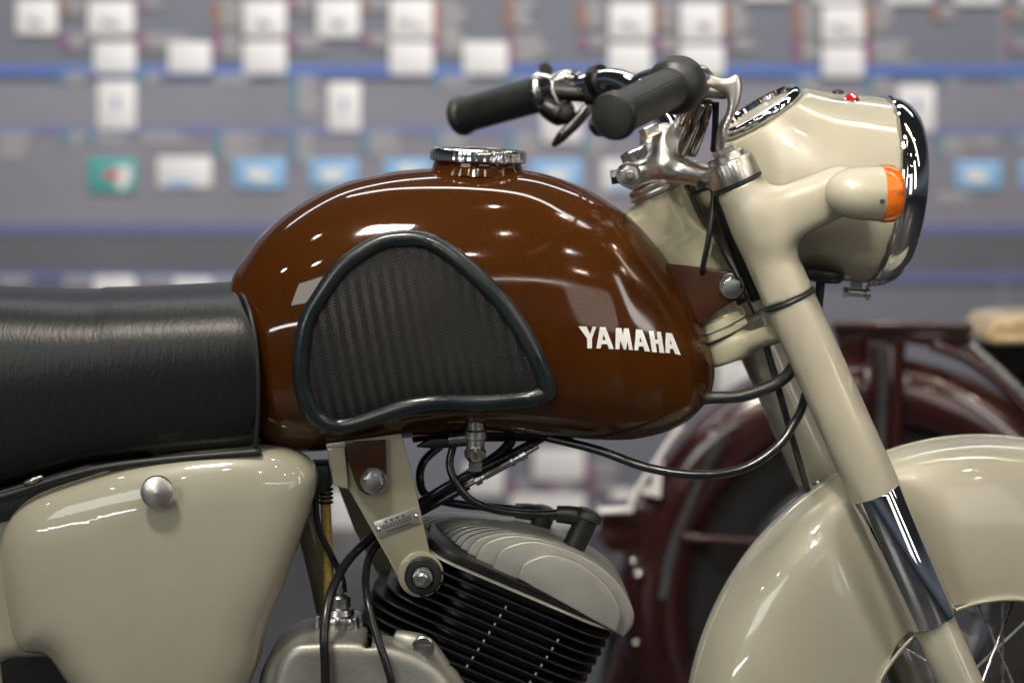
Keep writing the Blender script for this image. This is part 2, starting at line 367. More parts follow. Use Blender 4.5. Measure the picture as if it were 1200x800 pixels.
DARK = mat('dark_bolt_steel', (.07, .065, .06), .35, .8, noise=(60, .2, .1))
MAROON = mat('maroon_paint', (.036, .0065, .006), .22, 0, 1)
MAROON.node_tree.nodes['Principled BSDF'].inputs['Coat Roughness'].default_value = .012
TYRE = mat('tyre_rubber', (.014, .014, .014), .6, 0, bump=(60, .3, .002))
FLOORM = mat('grey_hall_floor', (.035, .035, .04), .35, 0, noise=(3, .15, .08))
WALLM = mat('grey_display_print', (.195, .205, .245), .55, 0, noise=(1.3, .06, .03))

# ------------------------------------------------------------------ setting
o = one('floor', FLOORM, None, lambda m: m.box((0, 0, -.05), 9, 7, .05)); o['kind'] = 'structure'
YW = 2.9
wall = empty('display_wall', P(600, 190, YW + .03) * 1.0)
wall['label'] = 'blurred grey timeline display wall with white picture tiles, captions and blue bands'; wall['category'] = 'display wall'
wall.location = (0, YW + .03, 0); ORG[wall.name] = Vector(wall.location)
seams = [-360, 332, 1175, 1900]
for a, b in zip([-900] + seams, seams + [2300]):      # the wall boards, 3 mm joints between
    x0 = P(a, 0, YW).x + .002; x1 = P(b, 0, YW).x - .002
    one('wall_board', WALLM, wall, lambda m: m.box(((x0 + x1) / 2, YW + .03, 1.3), (x1 - x0) / 2, .028, 1.3))
SEAM = mat('light_joint_strip', (.27, .26, .29), .5)
for a in seams[1:3]:
    c = P(a, 0, YW).x; one('joint_strip', SEAM, wall, lambda m: m.box((c, YW, 1.3), .009, .0025, 1.299))
def strip(px0, py0, px1, py1, y0=YW, d=.004):
    a = P(px0, py0, y0); b = P(px1, py1, y0)
    return (((a.x + b.x) / 2, y0 - d / 2 - .001, (a.z + b.z) / 2), abs(b.x - a.x) / 2, d / 2, abs(a.z - b.z) / 2)
BAND = mat('blue_printed_band', (.12, .20, .52), .5); BAND2 = mat('violet_printed_band', (.16, .18, .36), .5); BAND3 = mat('pale_blue_printed_band', (.21, .23, .42), .5)
DARKB = mat('dark_grey_printed_field', (.15, .155, .17), .55, noise=(2, .1, .03)); LITEB = mat('light_grey_printed_field', (.27, .265, .31), .55, noise=(2, .1, .03))
one('printed_field', DARKB, wall, lambda m: m.box(*strip(-600, 277, 1900, 315, d=.002)), label='dark grey band between the blue lines')
one('printed_field', LITEB, wall, lambda m: m.box(*strip(-600, 99, 1900, 262, d=.002)), label='lighter grey field')
for y0, y1, mt in ((76, 90, BAND), (147, 158, BAND3), (262, 276, BAND2), (316, 331, BAND2), (666, 682, BAND2)):
    one('blue_band', mt, wall, lambda m: m.box(*strip(-600, y0, 1900, y1, d=.005)))
TILE = mat('white_picture_tile', (.90, .885, .875), .45)
PIC = mat('dark_picture_print', (.30, .30, .34), .5)
MAGENTA = mat('magenta_print', (.42, .14, .30), .5); ORANGE = mat('orange_print', (.50, .24, .17), .5); CYAN = mat('cyan_print', (.16, .36, .48), .5); GREY = mat('grey_text_print', (.52, .51, .52), .5)
TEAL = mat('teal_print', (.10, .45, .45), .5); BLUEP = mat('light_blue_print', (.30, .55, .85), .5); REDP = mat('red_print', (.70, .18, .16), .5)
def tile(x0, y0, x1, y1, kind=0):
    a = P(x0, y0, YW); b = P(x1, y1, YW); cx, cz = (a.x + b.x) / 2, (a.z + b.z) / 2; hx, hz = (b.x - a.x) / 2, (a.z - b.z) / 2
    m = MB(); m.prism(rrect(hx, hz, .009, 3), (cx, YW - .0075, cz), (1, 0, 0), (0, 0, 1), (0, -1, 0), 0, .002, .0005)
    base = {0: TILE, 1: TEAL, 2: TILE, 3: BLUEP}[kind]
    t = obj('picture_tile', m, base, wall)
    m = MB(); yy = YW - .0096
    def blob(px, py, rx, ry, k=9):
        m.prism([(rx * math.cos(i * 2 * math.pi / k) * random.uniform(.6, 1), ry * math.sin(i * 2 * math.pi / k) * random.uniform(.6, 1)) for i in range(k)],
                (cx + px * hx, yy, cz + py * hz), (1, 0, 0), (0, 0, 1), (0, -1, 0), 0, .001)
    if kind == 0:
        if y0 < 12:
            blob(random.uniform(-.3, .1), -.25, hx * .38, hz * .22); blob(random.uniform(-.1, .3), -.4, hx * .3, hz * .16)
            obj('tile_print', m, PIC, t)
        elif y1 - y0 > 50 and y0 < 300:
            blob(0, .1, hx * .16, hz * .38); obj('tile_print', m, BAND, t)
    elif kind == 1:
        blob(.45, -.1, hx * .5, hz * .85, 12); obj('tile_print', m, TILE, t)
        m = MB(); yy -= .002; blob(0, 0, hx * .45, hz * .35); obj('tile_print', m, REDP, t)
    elif kind == 2:
        blob(-.2, -.7, hx * .7, hz * .28); obj('tile_print', m, BLUEP, t)
    elif kind == 3:
        blob(0, -.1, hx * .68, hz * .6, 12); obj('tile_print', m, TILE, t)
for r_ in [(20, 0, 68, 41), (104, 2, 158, 42), (286, 2, 336, 43), (372, 0, 422, 44), (457, 0, 508, 45), (714, 4, 764, 46), (797, 4, 846, 48), (963, 8, 1012, 50),
           (953, -40, 1010, 5), (1037, -40, 1092, 5), (1118, -40, 1173, 6), (1195, -40, 1250, 6), (872, -40, 925, 1),
           (111, 50, 160, 86), (198, 50, 248, 86), (286, 49, 336, 87), (457, 50, 508, 88), (543, 50, 595, 88), (713, 52, 763, 90), (797, 53, 848, 90), (963, 55, 1012, 91),
           (115, 95, 160, 152), (385, 97, 423, 154), (635, 120, 682, 167), (1052, 100, 1095, 155),
           (110, 323, 160, 372), (204, 325, 250, 372), (625, 524, 685, 562), (598, 578, 686, 616), (384, 574, 430, 627), (716, 572, 742, 600), (900, 560, 940, 610), (545, 540, 590, 580), (840, 420, 890, 462)]:
    tile(*r_)
for r_, k in (((104, 185, 160, 225), 1), ((185, 184, 249, 220), 2), ((274, 185, 335, 221), 3), ((362, 186, 420, 220), 3), ((450, 186, 508, 212), 3), ((620, 187, 682, 222), 3),
              ((705, 187, 760, 225), 2), ((1118, 188, 1173, 222), 3), ((1195, 188, 1250, 222), 3)): tile(*r_, kind=k)
def caption(px, py, w, rows, head, hw=8):
    mh = MB(); mt = MB()
    for i in range(rows):
        y = py + i * 4.6; ww = w * random.uniform(.55, 1)
        mh.box(*strip(px, y, px + hw, y + 3.4, d=.006)); mt.box(*strip(px + hw + 1, y, px + hw + 1 + ww, y + 3.0, d=.006))
    t = obj('caption_block', mt, GREY, wall); obj('caption_heading', mh, head, t)
for a in [(72, 0, 20, 4, ORANGE), (250, 2, 28, 7, ORANGE), (508, 2, 32, 9, ORANGE), (593, 2, 26, 7, ORANGE), (677, 2, 24, 7, ORANGE), (765, 4, 24, 7, ORANGE), (846, 4, 24, 8, ORANGE),
          (930, 6, 24, 8, ORANGE), (1014, 6, 26, 7, ORANGE), (1092, 10, 22, 3, ORANGE), (1178, 10, 20, 3, ORANGE), (338, 0, 22, 3, MAGENTA), (424, 0, 26, 3, ORANGE), (160, 2, 30, 2, MAGENTA),
          (72, 41, 26, 4, MAGENTA), (161, 41, 60, 4, MAGENTA), (250, 41, 34, 6, MAGENTA), (338, 42, 40, 4, MAGENTA), (424, 42, 34, 3, MAGENTA), (508, 42, 40, 5, MAGENTA), (594, 42, 50, 7, MAGENTA),
          (680, 44, 30, 3, MAGENTA), (765, 44, 28, 4, MAGENTA), (930, 46, 26, 6, MAGENTA), (1014, 48, 52, 6, MAGENTA), (1178, 50, 24, 2, MAGENTA), (850, 46, 30, 3, MAGENTA),
          (70, 86, 30, 3, CYAN), (161, 86, 30, 3, CYAN), (252, 88, 38, 3, GREY), (340, 90, 30, 10, CYAN), (508, 90, 46, 3, CYAN), (594, 92, 40, 3, CYAN), (930, 90, 26, 4, CYAN), (1014, 92, 30, 4, CYAN), (1100, 94, 24, 2, CYAN), (1178, 94, 20, 2, CYAN),
          (0, 155, 30, 7, GREY), (74, 155, 20, 4, CYAN), (104, 157, 46, 3, CYAN), (166, 156, 60, 3, GREY), (252, 156, 50, 7, CYAN), (340, 156, 24, 8, CYAN), (424, 155, 46, 6, CYAN), (508, 155, 34, 7, CYAN), (594, 155, 36, 6, CYAN), (680, 158, 26, 5, CYAN),
          (1095, 160, 36, 5, CYAN), (1135, 160, 26, 3, GREY), (1184, 160, 20, 3, CYAN), (1100, 226, 30, 3, GREY),
          (0, 323, 30, 3, GREY), (76, 323, 30, 3, GREY), (165, 323, 50, 3, GREY), (252, 323, 30, 3, GREY),
          (686, 540, 40, 4, MAGENTA), (596, 562, 26, 3, MAGENTA), (640, 564, 26, 3, MAGENTA), (690, 562, 30, 3, MAGENTA)]:
    caption(*a)

# ------------------------------------------------------------------ the motorcycle
bike = empty('motorcycle', (0, 0, 0), None, 'brown and cream vintage motorcycle with white lettering on its tank', 'motorcycle')
NY = Vector((0, -1, 0)); UX = Vector((1, 0, 0)); UZ = Vector((0, 0, 1))
def hexbolt(name, c, n, r, h, mt=ZINC, parent=bike, washer=1.35, rot=0, stud=0, label=None):
    n = Vector(n).normalized(); ref = Vector((0, 0, 1)) if abs(n.z) < .9 else Vector((1, 0, 0)); u = (ref - n * ref.dot(n)).normalized(); v = n.cross(u)
    m = MB(); c = Vector(c)
    if washer: m.lathe([(r * washer, 0), (r * washer, r * .12), (r * (washer - .06), r * .2), (0, r * .2)], c, n, 28)
    m.prism([(r * math.cos(R(60 * i + rot)), r * math.sin(R(60 * i + rot))) for i in range(6)], c, u, v, n, r * .2, h, r * .09)
    m.lathe([(r * .74, h - r * .02), (r * .74, h + r * .035), (r * .70, h + r * .05), (0, h + r * .05)], c, n, 24)
    if stud: m.lathe([(r * stud, h), (r * stud, h + r * .35), (r * stud * .7, h + r * .5), (0, h + r * .5)], c, n, 20)
    return obj(name, m, mt, parent, 22, label)
def cable(name, pts, r, mt=CABLE, parent=bike, seg=12, k=10, label=None):
    """pts: (px, py, depth)"""
    return one(name, mt, parent, lambda m: m.tube([P(*p) for p in pts], r, seg, smooth=k), 180, label)

# --- fuel tank -------------------------------------------------------
top = [(277, 322), (280, 312), (290, 298), (310, 272), (345, 243), (395, 217), (450, 203), (505, 197), (560, 196), (620, 200), (668, 213), (705, 230), (740, 255), (770, 287), (795, 322), (815, 358), (828, 392), (835, 420), (836.5, 432)]
bot = [(277, 345), (281, 400), (288, 470), (300, 510), (322, 532), (350, 540), (385, 540), (430, 534), (480, 525), (540, 519), (600, 519), (650, 522), (700, 526), (745, 523), (785, 510), (812, 491), (829, 467), (835, 449), (836.5, 437)]
tp = np.array(sp2(top, 10, False)); bt = np.array(sp2(bot, 10, False))
def hw_of(px):
    xs = [277, 283, 295, 320, 360, 420, 500, 580, 650, 720, 770, 805, 825, 833, 836.5]; hs = [.050, .082, .101, .117, .128, .136, .140, .137, .130, .114, .094, .072, .049, .030, .012]
    return np.interp(px, xs, hs)
N_ST, N_SEG = 150, 96
m = MB(); vv = []; tcs = (1 - np.cos(np.linspace(0, math.pi, N_ST))) / 2
hs_raw = hw_of(277 + tcs * 559.5); ker = np.exp(-np.linspace(-2, 2, 11) ** 2); ker /= ker.sum()
hs_s = np.convolve(np.pad(hs_raw, 5, mode='edge'), ker, 'valid'); hs_s[:3] = hs_raw[:3]; hs_s[-3:] = hs_raw[-3:]
for i, t in enumerate(tcs):
    px = 277 + t * 559.5
    zt = P(px, np.interp(px, tp[:, 0], tp[:, 1])).z
    hw = hs_s[i]; yb = hw * .80
    zb = P(px, np.interp(px, bt[:, 0], bt[:, 1]), -yb).z
    X = (px - 600) / 1000; zc = zb + (zt - zb) * .44
    for k in range(N_SEG):
        a = 2 * math.pi * k / N_SEG; ca, sa = math.cos(a), math.sin(a)
        n = 2.12 if sa > 0 else 2.9
        y = hw * math.copysign(abs(ca) ** (2 / n), ca); z = zc + ((zt - zc) if sa > 0 else (zc - zb)) * math.copysign(abs(sa) ** (2 / n), sa)
        vv.append(Vector((X, y, z)))
ff = [tuple(range(N_SEG))[::-1], tuple((N_ST - 1) * N_SEG + k for k in range(N_SEG))]
for i in range(N_ST - 1):
    for k in range(N_SEG): ff.append((i * N_SEG + k, i * N_SEG + (k + 1) % N_SEG, (i + 1) * N_SEG + (k + 1) % N_SEG, (i + 1) * N_SEG + k))
m.add(vv, ff); tank = obj('fuel_tank', m, BROWN, bike, 60)
BV = BVHTree.FromPolygons([tuple(v) for v in m.v], m.f)
def on_tank(px, py, off=0.0):
    o_, d = ray(px, py); h = BV.ray_cast(o_, d)
    if h[0] is None:
        q = P(px, py, -.08); h = BV.find_nearest(q)
    n = h[1]
    if n.dot(Vector((0, -1, 0))) < 0: n = -n
    return h[0] + n * off, n
# filler cap and neck
cp = P(560, 191, 0); axc = Vector((math.sin(R(2.2)), -.03, math.cos(R(2.2)))).normalized()
one('filler_neck', BROWN, tank, lambda m: m.lathe([(.0565, -.014), (.0535, -.006), (.0515, 0), (.0515, .008), (.049, .008)], cp, axc, 64))
fl = lambda a, i: 1 + (.006 * math.cos(48 * a) if 1 <= i <= 4 else 0)
capm = one('filler_cap', CHROME_WORN, tank, lambda m: m.lathe([(.050, .0016), (.0555, .0016), (.0562, .003), (.0562, .0125), (.0552, .0150), (.0535, .0162), (.048, .0168), (.046, .0158), (.040, .0156), (.024, .0172), (0, .0178)], cp, axc, 144, fl), 25)
# knee pad: chevron rubber inside a thick round border
pad = [(346, 425), (349, 395), (356, 368), (370, 345), (392, 314), (416, 294), (444, 279), (470, 274), (496, 275), (518, 283), (543, 300), (568, 322), (594, 349), (617, 381), (634, 412), (646, 440), (649, 456), (639, 467), (614, 473), (567, 476), (519, 476), (480, 481), (447, 491), (415, 501), (390, 503), (367, 492), (353, 470), (347, 447)]
pad_o = sp2(pad, 5)
pad_c = inset(ccw(pad_o), 8.0)
bm_ = MB(); bpts = [on_tank(x, y, .0045)[0] for x, y in pad_c]; bm_.tube(bpts, .0100, 16, closed=True); 
m = MB(); inner = inset(ccw(pad_o), 12); cx = sum(p[0] for p in inner) / len(inner); cy = sum(p[1] for p in inner) / len(inner); K = 34; vv = []; n_in = len(inner)
for j in range(K):
    q = 1 - j / K
    for (x, y) in inner: vv.append(on_tank(cx + (x - cx) * q, cy + (y - cy) * q, .0050 + .0025 * (1 - q ** 3))[0])
vv.append(on_tank(cx, cy, .0075)[0]); ff = []
for j in range(K - 1):
    for k in range(n_in): ff.append((j * n_in + k, j * n_in + (k + 1) % n_in, (j + 1) * n_in + (k + 1) % n_in, (j + 1) * n_in + k))
for k in range(n_in): ff.append(((K - 1) * n_in + k, (K - 1) * n_in + (k + 1) % n_in, K * n_in))
m.add(vv, ff); knee = obj('knee_pad', m, PAD, tank, 180); obj('pad_border', bm_, PIPE, knee, 180)
# lettering
def zz(pts): return [(640 + x / 6, 340 + y / 6) for x, y in pts]
LET = [('Y', [(226, 253), (283, 255), (308, 312), (327, 257), (351, 258), (321, 338), (321, 408), (289, 407), (287, 338)], None),
       ('A', [(378, 258), (416, 260), (475, 413), (441, 412), (430, 379), (389, 377), (381, 409), (353, 408)], [(402, 308), (418, 350), (394, 349)]),
       ('M', [(490, 264), (527, 266), (540, 322), (546, 267), (578, 268), (608, 420), (582, 418), (571, 352), (560, 416), (545, 416), (518, 350), (514, 414), (487, 413)], None),
       ('A', [(632, 274), (674, 278), (728, 430), (694, 428), (683, 395), (650, 393), (645, 422), (620, 420)], [(659, 322), (673, 364), (653, 363)]),
       ('H', [(721, 284), (752, 287), (763, 345), (784, 347), (779, 290), (804, 293), (829, 441), (797, 438), (789, 377), (768, 375), (776, 436), (745, 433)], None),
       ('A', [(841, 299), (881, 303), (943, 455), (906, 446), (893, 412), (868, 410), (867, 442), (839, 439)], [(866, 338), (885, 380), (869, 379)])]
def letter(m, outer, hole):
    bm = bmesh.new()
    def lp(pts):
        vs_ = [bm.verts.new((x, -y, 0)) for x, y in pts]
        return [bm.edges.new((vs_[i], vs_[(i + 1) % len(vs_)])) for i in range(len(vs_))]
    ed = lp(zz(outer)) + (lp(zz(hole)) if hole else [])
    bmesh.ops.triangle_fill(bm, use_beauty=True, edges=ed)
    if hole:   # triangle_fill leaves the hole open when both loops are given
        pass
    bmesh.ops.subdivide_edges(bm, edges=bm.edges[:], cuts=3, use_grid_fill=True)
    bm.verts.ensure_lookup_table(); b0 = [(v.co.x, -v.co.y) for v in bm.verts]; fs = [tuple(v.index for v in f.verts) for f in bm.faces]; n = len(b0)
    bm.edges.index_update(); be = [tuple(v.index for v in e_.verts) for e_ in bm.edges if len(e_.link_faces) == 1]; bm.free()
    topv = [on_tank(x, y, .0009)[0] for x, y in b0]; lowv = [on_tank(x, y, -.0005)[0] for x, y in b0]
    m.add(topv + lowv, fs + [(a, b, b + n, a + n) for a, b in be])
for ch, o_, h_ in LET: one('tank_letter', WHITE, tank, lambda m: letter(m, o_, h_), 30, 'white letter ' + ch)
# fuel tap, mounting lugs
fo = P(557, 509, -.090)
one('fuel_tap', ZINC, tank, lambda m: (m.lathe([(.006, .02), (.010, .02), (.010, .006), (.013, .004), (.013, -.004), (.0105, -.006), (.0105, -.014)], fo, UZ, 24),
     m.lathe([(0, 0), (.008, .001), (.012, .006), (.0125, .012), (.009, .017), (0, .018)], fo + Vector((0, -.004, -.030)), UZ, 24),
     m.lathe([(.0085, 0), (.0085, .010), (.0, .010)], fo + Vector((0, -.004, -.040)), UZ, 6),
     m.tube([fo + Vector((-.01, 0, -.004)), fo + Vector((-.03, 0, -.006))], .006, 12)), 30)
def plate(name, pts, y0, th, mt, parent=bike, bev=.0012, k=0, label=None):
    """a flat plate whose outline is given in the photograph's pixels, at depth y0 and th thick"""
    q = sp2(pts, k) if k else pts
    c = P(600, 190, y0); poly = [((P(x, y, y0).x), (P(x, y, y0).z)) for x, y in q]
    m = MB(); m.prism(poly, (0, y0, 0), UX, UZ, (0, 1, 0), 0, th, bev); return obj(name, m, mt, parent, 35, label)
rl = plate('tank_lug', [(404, 518), (452, 515), (453, 556), (450, 568), (442, 577), (431, 580), (421, 574), (415, 562), (408, 540)], -.105, .004, BROWN_FLAT, tank, label='dark brown rear mounting lug')
hexbolt('bolt', P(438, 563, -.105), NY, .0112, .009, parent=rl, rot=15)
flug = plate('tank_lug', [(775, 308), (830, 314), (858, 318), (870, 326), (874, 338), (868, 349), (855, 356), (838, 366), (822, 379), (800, 372)], -.042, .004, BROWN_FLAT, tank, label='dark brown front mounting lug')
hexbolt('bolt', P(857, 335, -.042), NY, .0108, .010, parent=flug, rot=5)

# --- seat ------------------------------------------------------------
def seat_fn():
    m = MB(); xs = list(np.linspace(-330, 268, 60)) + list(268 + 34 * np.sin(np.linspace(0, math.pi / 2, 16)))[1:]
    K = 72; vv = []
    for px in xs:
        q = max(0, (px - 268) / 34); sh = math.sqrt(max(0, 1 - q * q)) if q < 1 else 0
        # front end leans back a little at the top
        zt = P(px, 334 + 3.5 * math.sin(px / 70) + (2 if px < 120 else 0), 0).z - .0
        zb = P(px, np.interp(px, [-330, -150, 0, 100, 200, 305], [650, 615, 577, 548, 536, 527]), -.12).z
        hw = .138 * (.965 + .035 * sh); zc = zb + (zt - zb) * .50
        for k in range(K):
            a = 2 * math.pi * k / K; ca, sa = math.cos(a), math.sin(a)
            n = 2.7 if sa > 0 else 6
            y = hw * math.copysign(abs(ca) ** (2 / n), ca); z = zc + ((zt - zc) if sa > 0 else (zc - zb)) * math.copysign(abs(sa) ** (2 / n), sa)
            kk = 1 - .03 * (1 - sh)
            xx = px - max(0, (z - zc) / (zt - zc)) ** 2.2 * 26 * q ** 1 - max(0, -(z - zc) / (zc - zb)) ** 2 * 6 * q
            # the sides belly out a little between the rim and the base
            y *= 1 + .03 * math.sin(math.pi * min(1, max(0, (z - zb) / (zt - zb)))) - .05 * (1 - (z - zb) / (zt - zb))
            vv.append(Vector(((xx - 600) / 1000 * (1 + y / D * 1.0), y, zc + (z - zc) * kk)))
    ff = [tuple(range(K))[::-1], tuple((len(xs) - 1) * K + k for k in range(K))]
    for i in range(len(xs) - 1):
        for k in range(K): ff.append((i * K + k, i * K + (k + 1) % K, (i + 1) * K + (k + 1) % K, (i + 1) * K + k))
    m.add(vv, ff); return m
seat = obj('seat', seat_fn(), LEATHER, bike, 50)
SBV = BVHTree.FromPolygons([tuple(Vector(v) + ORG[seat.name]) for v in [q.co for q in seat.data.vertices]], [tuple(p.vertices) for p in seat.data.polygons])
pp = [(272, 334, -.02), (281, 341, -.07), (290, 358, -.105), (297, 385, -.124), (301, 420, -.132), (302.5, 460, -.133), (301.5, 495, -.131), (299, 524, -.129)]
one('piping', RUBBER, seat, lambda m: m.tube([P(*q) for q in pp], .0028, 10, smooth=8), 180)
one('base_trim', RUBBER, seat, lambda m: m.tube([P(x, y, -.132) for x, y in ((-330, 656), (-150, 620), (0, 582), (60, 563), (120, 548), (200, 538), (306, 529))], .0045, 10, smooth=8), 180)
one('trim_clip', ZINC, seat, lambda m: m.tube([P(x, y, -.135) for x, y in ((28, 566), (38, 563), (50, 558))], [.002, .004, .002], 8, smooth=4), 180)

plate('seat_base', [(-330, 640), (0, 574), (100, 545), (200, 536), (306, 528), (310, 546), (200, 558), (100, 577), (0, 612), (-330, 690)], -.120, .22, RUBBER, bike, .003)
# --- side cover ------------------------------------------------------
sc = sp2([(-8, 640), (22, 592), (100, 562), (160, 545), (230, 534), (300, 531), (340, 538), (362, 555), (366, 575), (358, 605), (343, 650), (326, 700), (306, 752), (292, 800), (262, 850), (170, 860), (100, 845), (70, 805), (48, 776), (16, 768), (0, 720)], 5)
yc = -.150
scp = [(P(x, y, yc).x, P(x, y, yc).z) for x, y in sc]
def f_cover(p):
    d = sd_pillow(p, scp, (0, 0, 0), (1, 0, 0), (0, 0, 1), (0, 1, 0), -.172, -.030, .058)
    # the face falls away to the front and to the bottom
    x0 = P(186, 735, yc)
    sph = length((p - np.array([x0.x, .62, x0.z - .0])) * np.array([1, 1, .9])) - .787
    return smax(d, sph, .03)
lo = (min(q[0] for q in scp) - .02, -.20, min(q[1] for q in scp) - .02); hi = (max(q[0] for q in scp) + .02, -.02, max(q[1] for q in scp) + .02)
cover = sdf('side_cover', f_cover, lo, hi, .0046, CREAM, bike, it=8)
kc = P(186, 575, -.160)
one('cover_knob', ALU, cover, lambda m: m.lathe([(.006, .02), (.008, -.002), (.0175, -.0045), (.0185, -.008), (.0172, -.011), (.012, -.0135), (0, -.0148)], kc, (0, 1, 0), 40), 40)
lip = [(5, 610), (30, 577), (80, 558), (140, 548), (200, 541), (306, 533), (312, 560), (120, 600), (60, 640), (56, 800), (20, 790), (-40, 820), (-80, 700)]
rp = sp2([(-160, 640), (-40, 612), (20, 583), (110, 556), (230, 545), (290, 552), (270, 640), (180, 760), (20, 772), (4, 790), (0, 900), (-160, 900)], 3)
rpp = [(P(x, y, -.10).x, P(x, y, -.10).z) for x, y in rp]
rpq = np.array(rpp)
sdf('rear_panel', lambda p: sd_pillow(p, rpp, (0, 0, 0), (1, 0, 0), (0, 0, 1), (0, 1, 0), -.112, .10, .02), (rpq[:, 0].min() - .02, -.13, rpq[:, 1].min() - .02), (rpq[:, 0].max() + .02, .12, rpq[:, 1].max() + .02), .0075, CREAM, bike, it=6)

plate('black_gap_sheet', [(-60, 700), (120, 700), (140, 900), (-60, 900)], -.10, .02, BLACK_FIN, bike, .002)  # plain black sheet closing the gap behind the side cover
# --- frame bracket with serial plate ---------------------------------
brk = plate('frame_bracket', [(382, 520), (470, 508), (484, 560), (505, 654), (508, 680), (498, 695), (485, 698), (474, 692), (455, 655), (409, 574), (395, 568), (386, 548)], -.095, .006, CREAM_FRAME)
plate('bracket_rib', [(384, 524), (404, 524), (408, 572), (400, 572), (390, 566)], -.102, .010, CREAM_FRAME, brk, .002)
plate('frame_bracket', [(392, 560), (420, 560), (470, 655), (505, 700), (470, 705), (440, 668), (415, 620)], .060, .006, CREAM_FRAME, label='far side bracket in shade')
sa = R(19.5); su = Vector((math.cos(sa), 0, math.sin(sa))); sv = Vector((-math.sin(sa), 0, math.cos(sa))); so = P(466, 612, -.0953)
sp_ = one('serial_plate', ALU, brk, lambda m: m.prism(rrect(.0255, .0095, .0015), so, su, sv, NY, 0, .001, .0002))
def glyphs(m):
    def dab(x, y, w, h): m.box(so + su * x + sv * y + NY * .0012, w, .0003, h, (su, Vector((0, 1, 0)), sv))
    for i in range(4):
        x = -.012 + i * .0068
        dab(x, .0062, .0013, .00045); dab(x, .0048, .0013, .00035); dab(x - .001, .0055, .0003, .0011); dab(x + .001, .0055, .0003, .0011)
    for i in range(9):
        x = -.0155 + i * .0038
        dab(x, .0022, .0010, .0004); dab(x - .0009, .0003, .0003, .0019); dab(x + .0009, -.0002, .0003, .0014); dab(x, -.0015, .0010, .0003)
    for i in range(10):
        x = -.0135 + i * .0030; dab(x - .0006, -.0054, .00025, .0012); dab(x + .0004, -.0048, .0006, .0003); dab(x + .0006, -.0056, .00025, .0011)
one('plate_print', DARK, sp_, glyphs)
for sx in (-.0222, .0222): one('rivet', ZINC, sp_, lambda m: (m.lathe([(.0026, 0), (.0024, .0012), (.0012, .0022), (0, .0024)], so + su * sx + NY * .0008, NY, 16)))
mo = P(496, 673, -.101)
bush = one('rubber_mount', RUBBER, brk, lambda m: m.lathe([(.0205, -.004), (.0205, .010), (.0185, .013), (.013, .0135), (.012, .010), (0, .010)], mo, NY, 40), 30)
hexbolt('mount_nut', mo + NY * .010, NY, .0115, .009, parent=bush, washer=1.05, rot=20, stud=.55)
one('bracket_boss', CREAM_FRAME, brk, lambda m: m.lathe([(.026, 0), (.0255, .003), (.022, .0045), (0, .0045)], P(493, 672, -.0945), NY, 40))
# dark brown and black brackets under the tank
plate('under_bracket', [(478, 498), (640, 500), (690, 508), (664, 517), (560, 518), (520, 515), (484, 519)], -.015, .03, BROWN_FLAT, bike, .003, label='dark sheet metal under the tank')
plate('under_bracket', [(505, 514), (560, 512), (565, 521), (512, 526), (488, 524)], -.062, .02, BLACK_FIN, bike, .002)
plate('coil_clamp', [(356, 546), (385, 545), (388, 570), (378, 578), (360, 574)], -.085, .05, RUBBER, bike, .004)
one('frame_tube', BLACK_FIN, bike, lambda m: m.tube([P(380, 500, .0), P(500, 470, 0), P(640, 440, 0), P(770, 330, 0), P(800, 292, 0)], .02, 20, smooth=8), 180, 'backbone tube hidden under the tank')
one('frame_tube', CREAM_FRAME, bike, lambda m: m.tube([P(300, 545, .05), P(270, 640, .05), P(275, 800, .04), P(330, 1000, .03)], .014, 16, smooth=6), 180, 'rear frame tube')

# --- engine ----------------------------------------------------------
eng = empty('engine', P(600, 760, 0), bike)
hc = [(505, 655), (733, 752)]
hu = (P(733, 752) - P(505, 655)).normalized(); hv = Vector((-hu.z, 0, hu.x)); 
s0 = [(606, 677), (612, 663), (625, 655), (645, 650), (672, 657), (696, 672), (714, 690), (724, 708), (727, 724), (722, 741)]
sN = [(470, 640), (480, 618), (496, 606), (530, 601), (580, 604), (640, 616), (690, 640), (722, 667), (742, 697), (738, 750)]
sk = [(577, 666), (583, 650), (596, 640), (625, 634), (660, 642), (695, 658), (722, 680), (738, 706), (743, 724), (731, 746)]
A0, AK, AN = [np.array(q, float) for q in (s0, sk, sN)]
nsl = 15
for i in range(nsl):
    y = -.098 + i * .0105
    if i == 0: q = A0
    elif i == 1: q = AK
    else:
        t = ((i - 1) / (nsl - 2)); t = t ** .62 if t > 0 else 0; q = AK * (1 - t) + AN * t
        q[-1] = AK[-1] + (0, 0); q[-2] = AK[-2] + (0, -1 * t)
    sc_ = 1
    pts = sp2([tuple(a) for a in q], 5, False)
    # thin fin then the wider waist between fins
    poly = [(P(x, yy, y).x, P(x, yy, y).z) for x, yy in pts]
    m = MB(); m.prism(poly, (0, y, 0), UX, UZ, (0, 1, 0), 0, .0074 if i > 1 else .0095, .0018)
    obj('head_fin', m, CAST, eng, 50)
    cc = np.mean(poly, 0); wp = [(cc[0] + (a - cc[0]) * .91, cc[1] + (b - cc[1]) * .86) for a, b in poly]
    m = MB(); m.prism(wp, (0, y, 0), UX, UZ, (0, 1, 0), .004, .0125, 0); obj('head_core', m, CAST_SHADE, eng, 50)
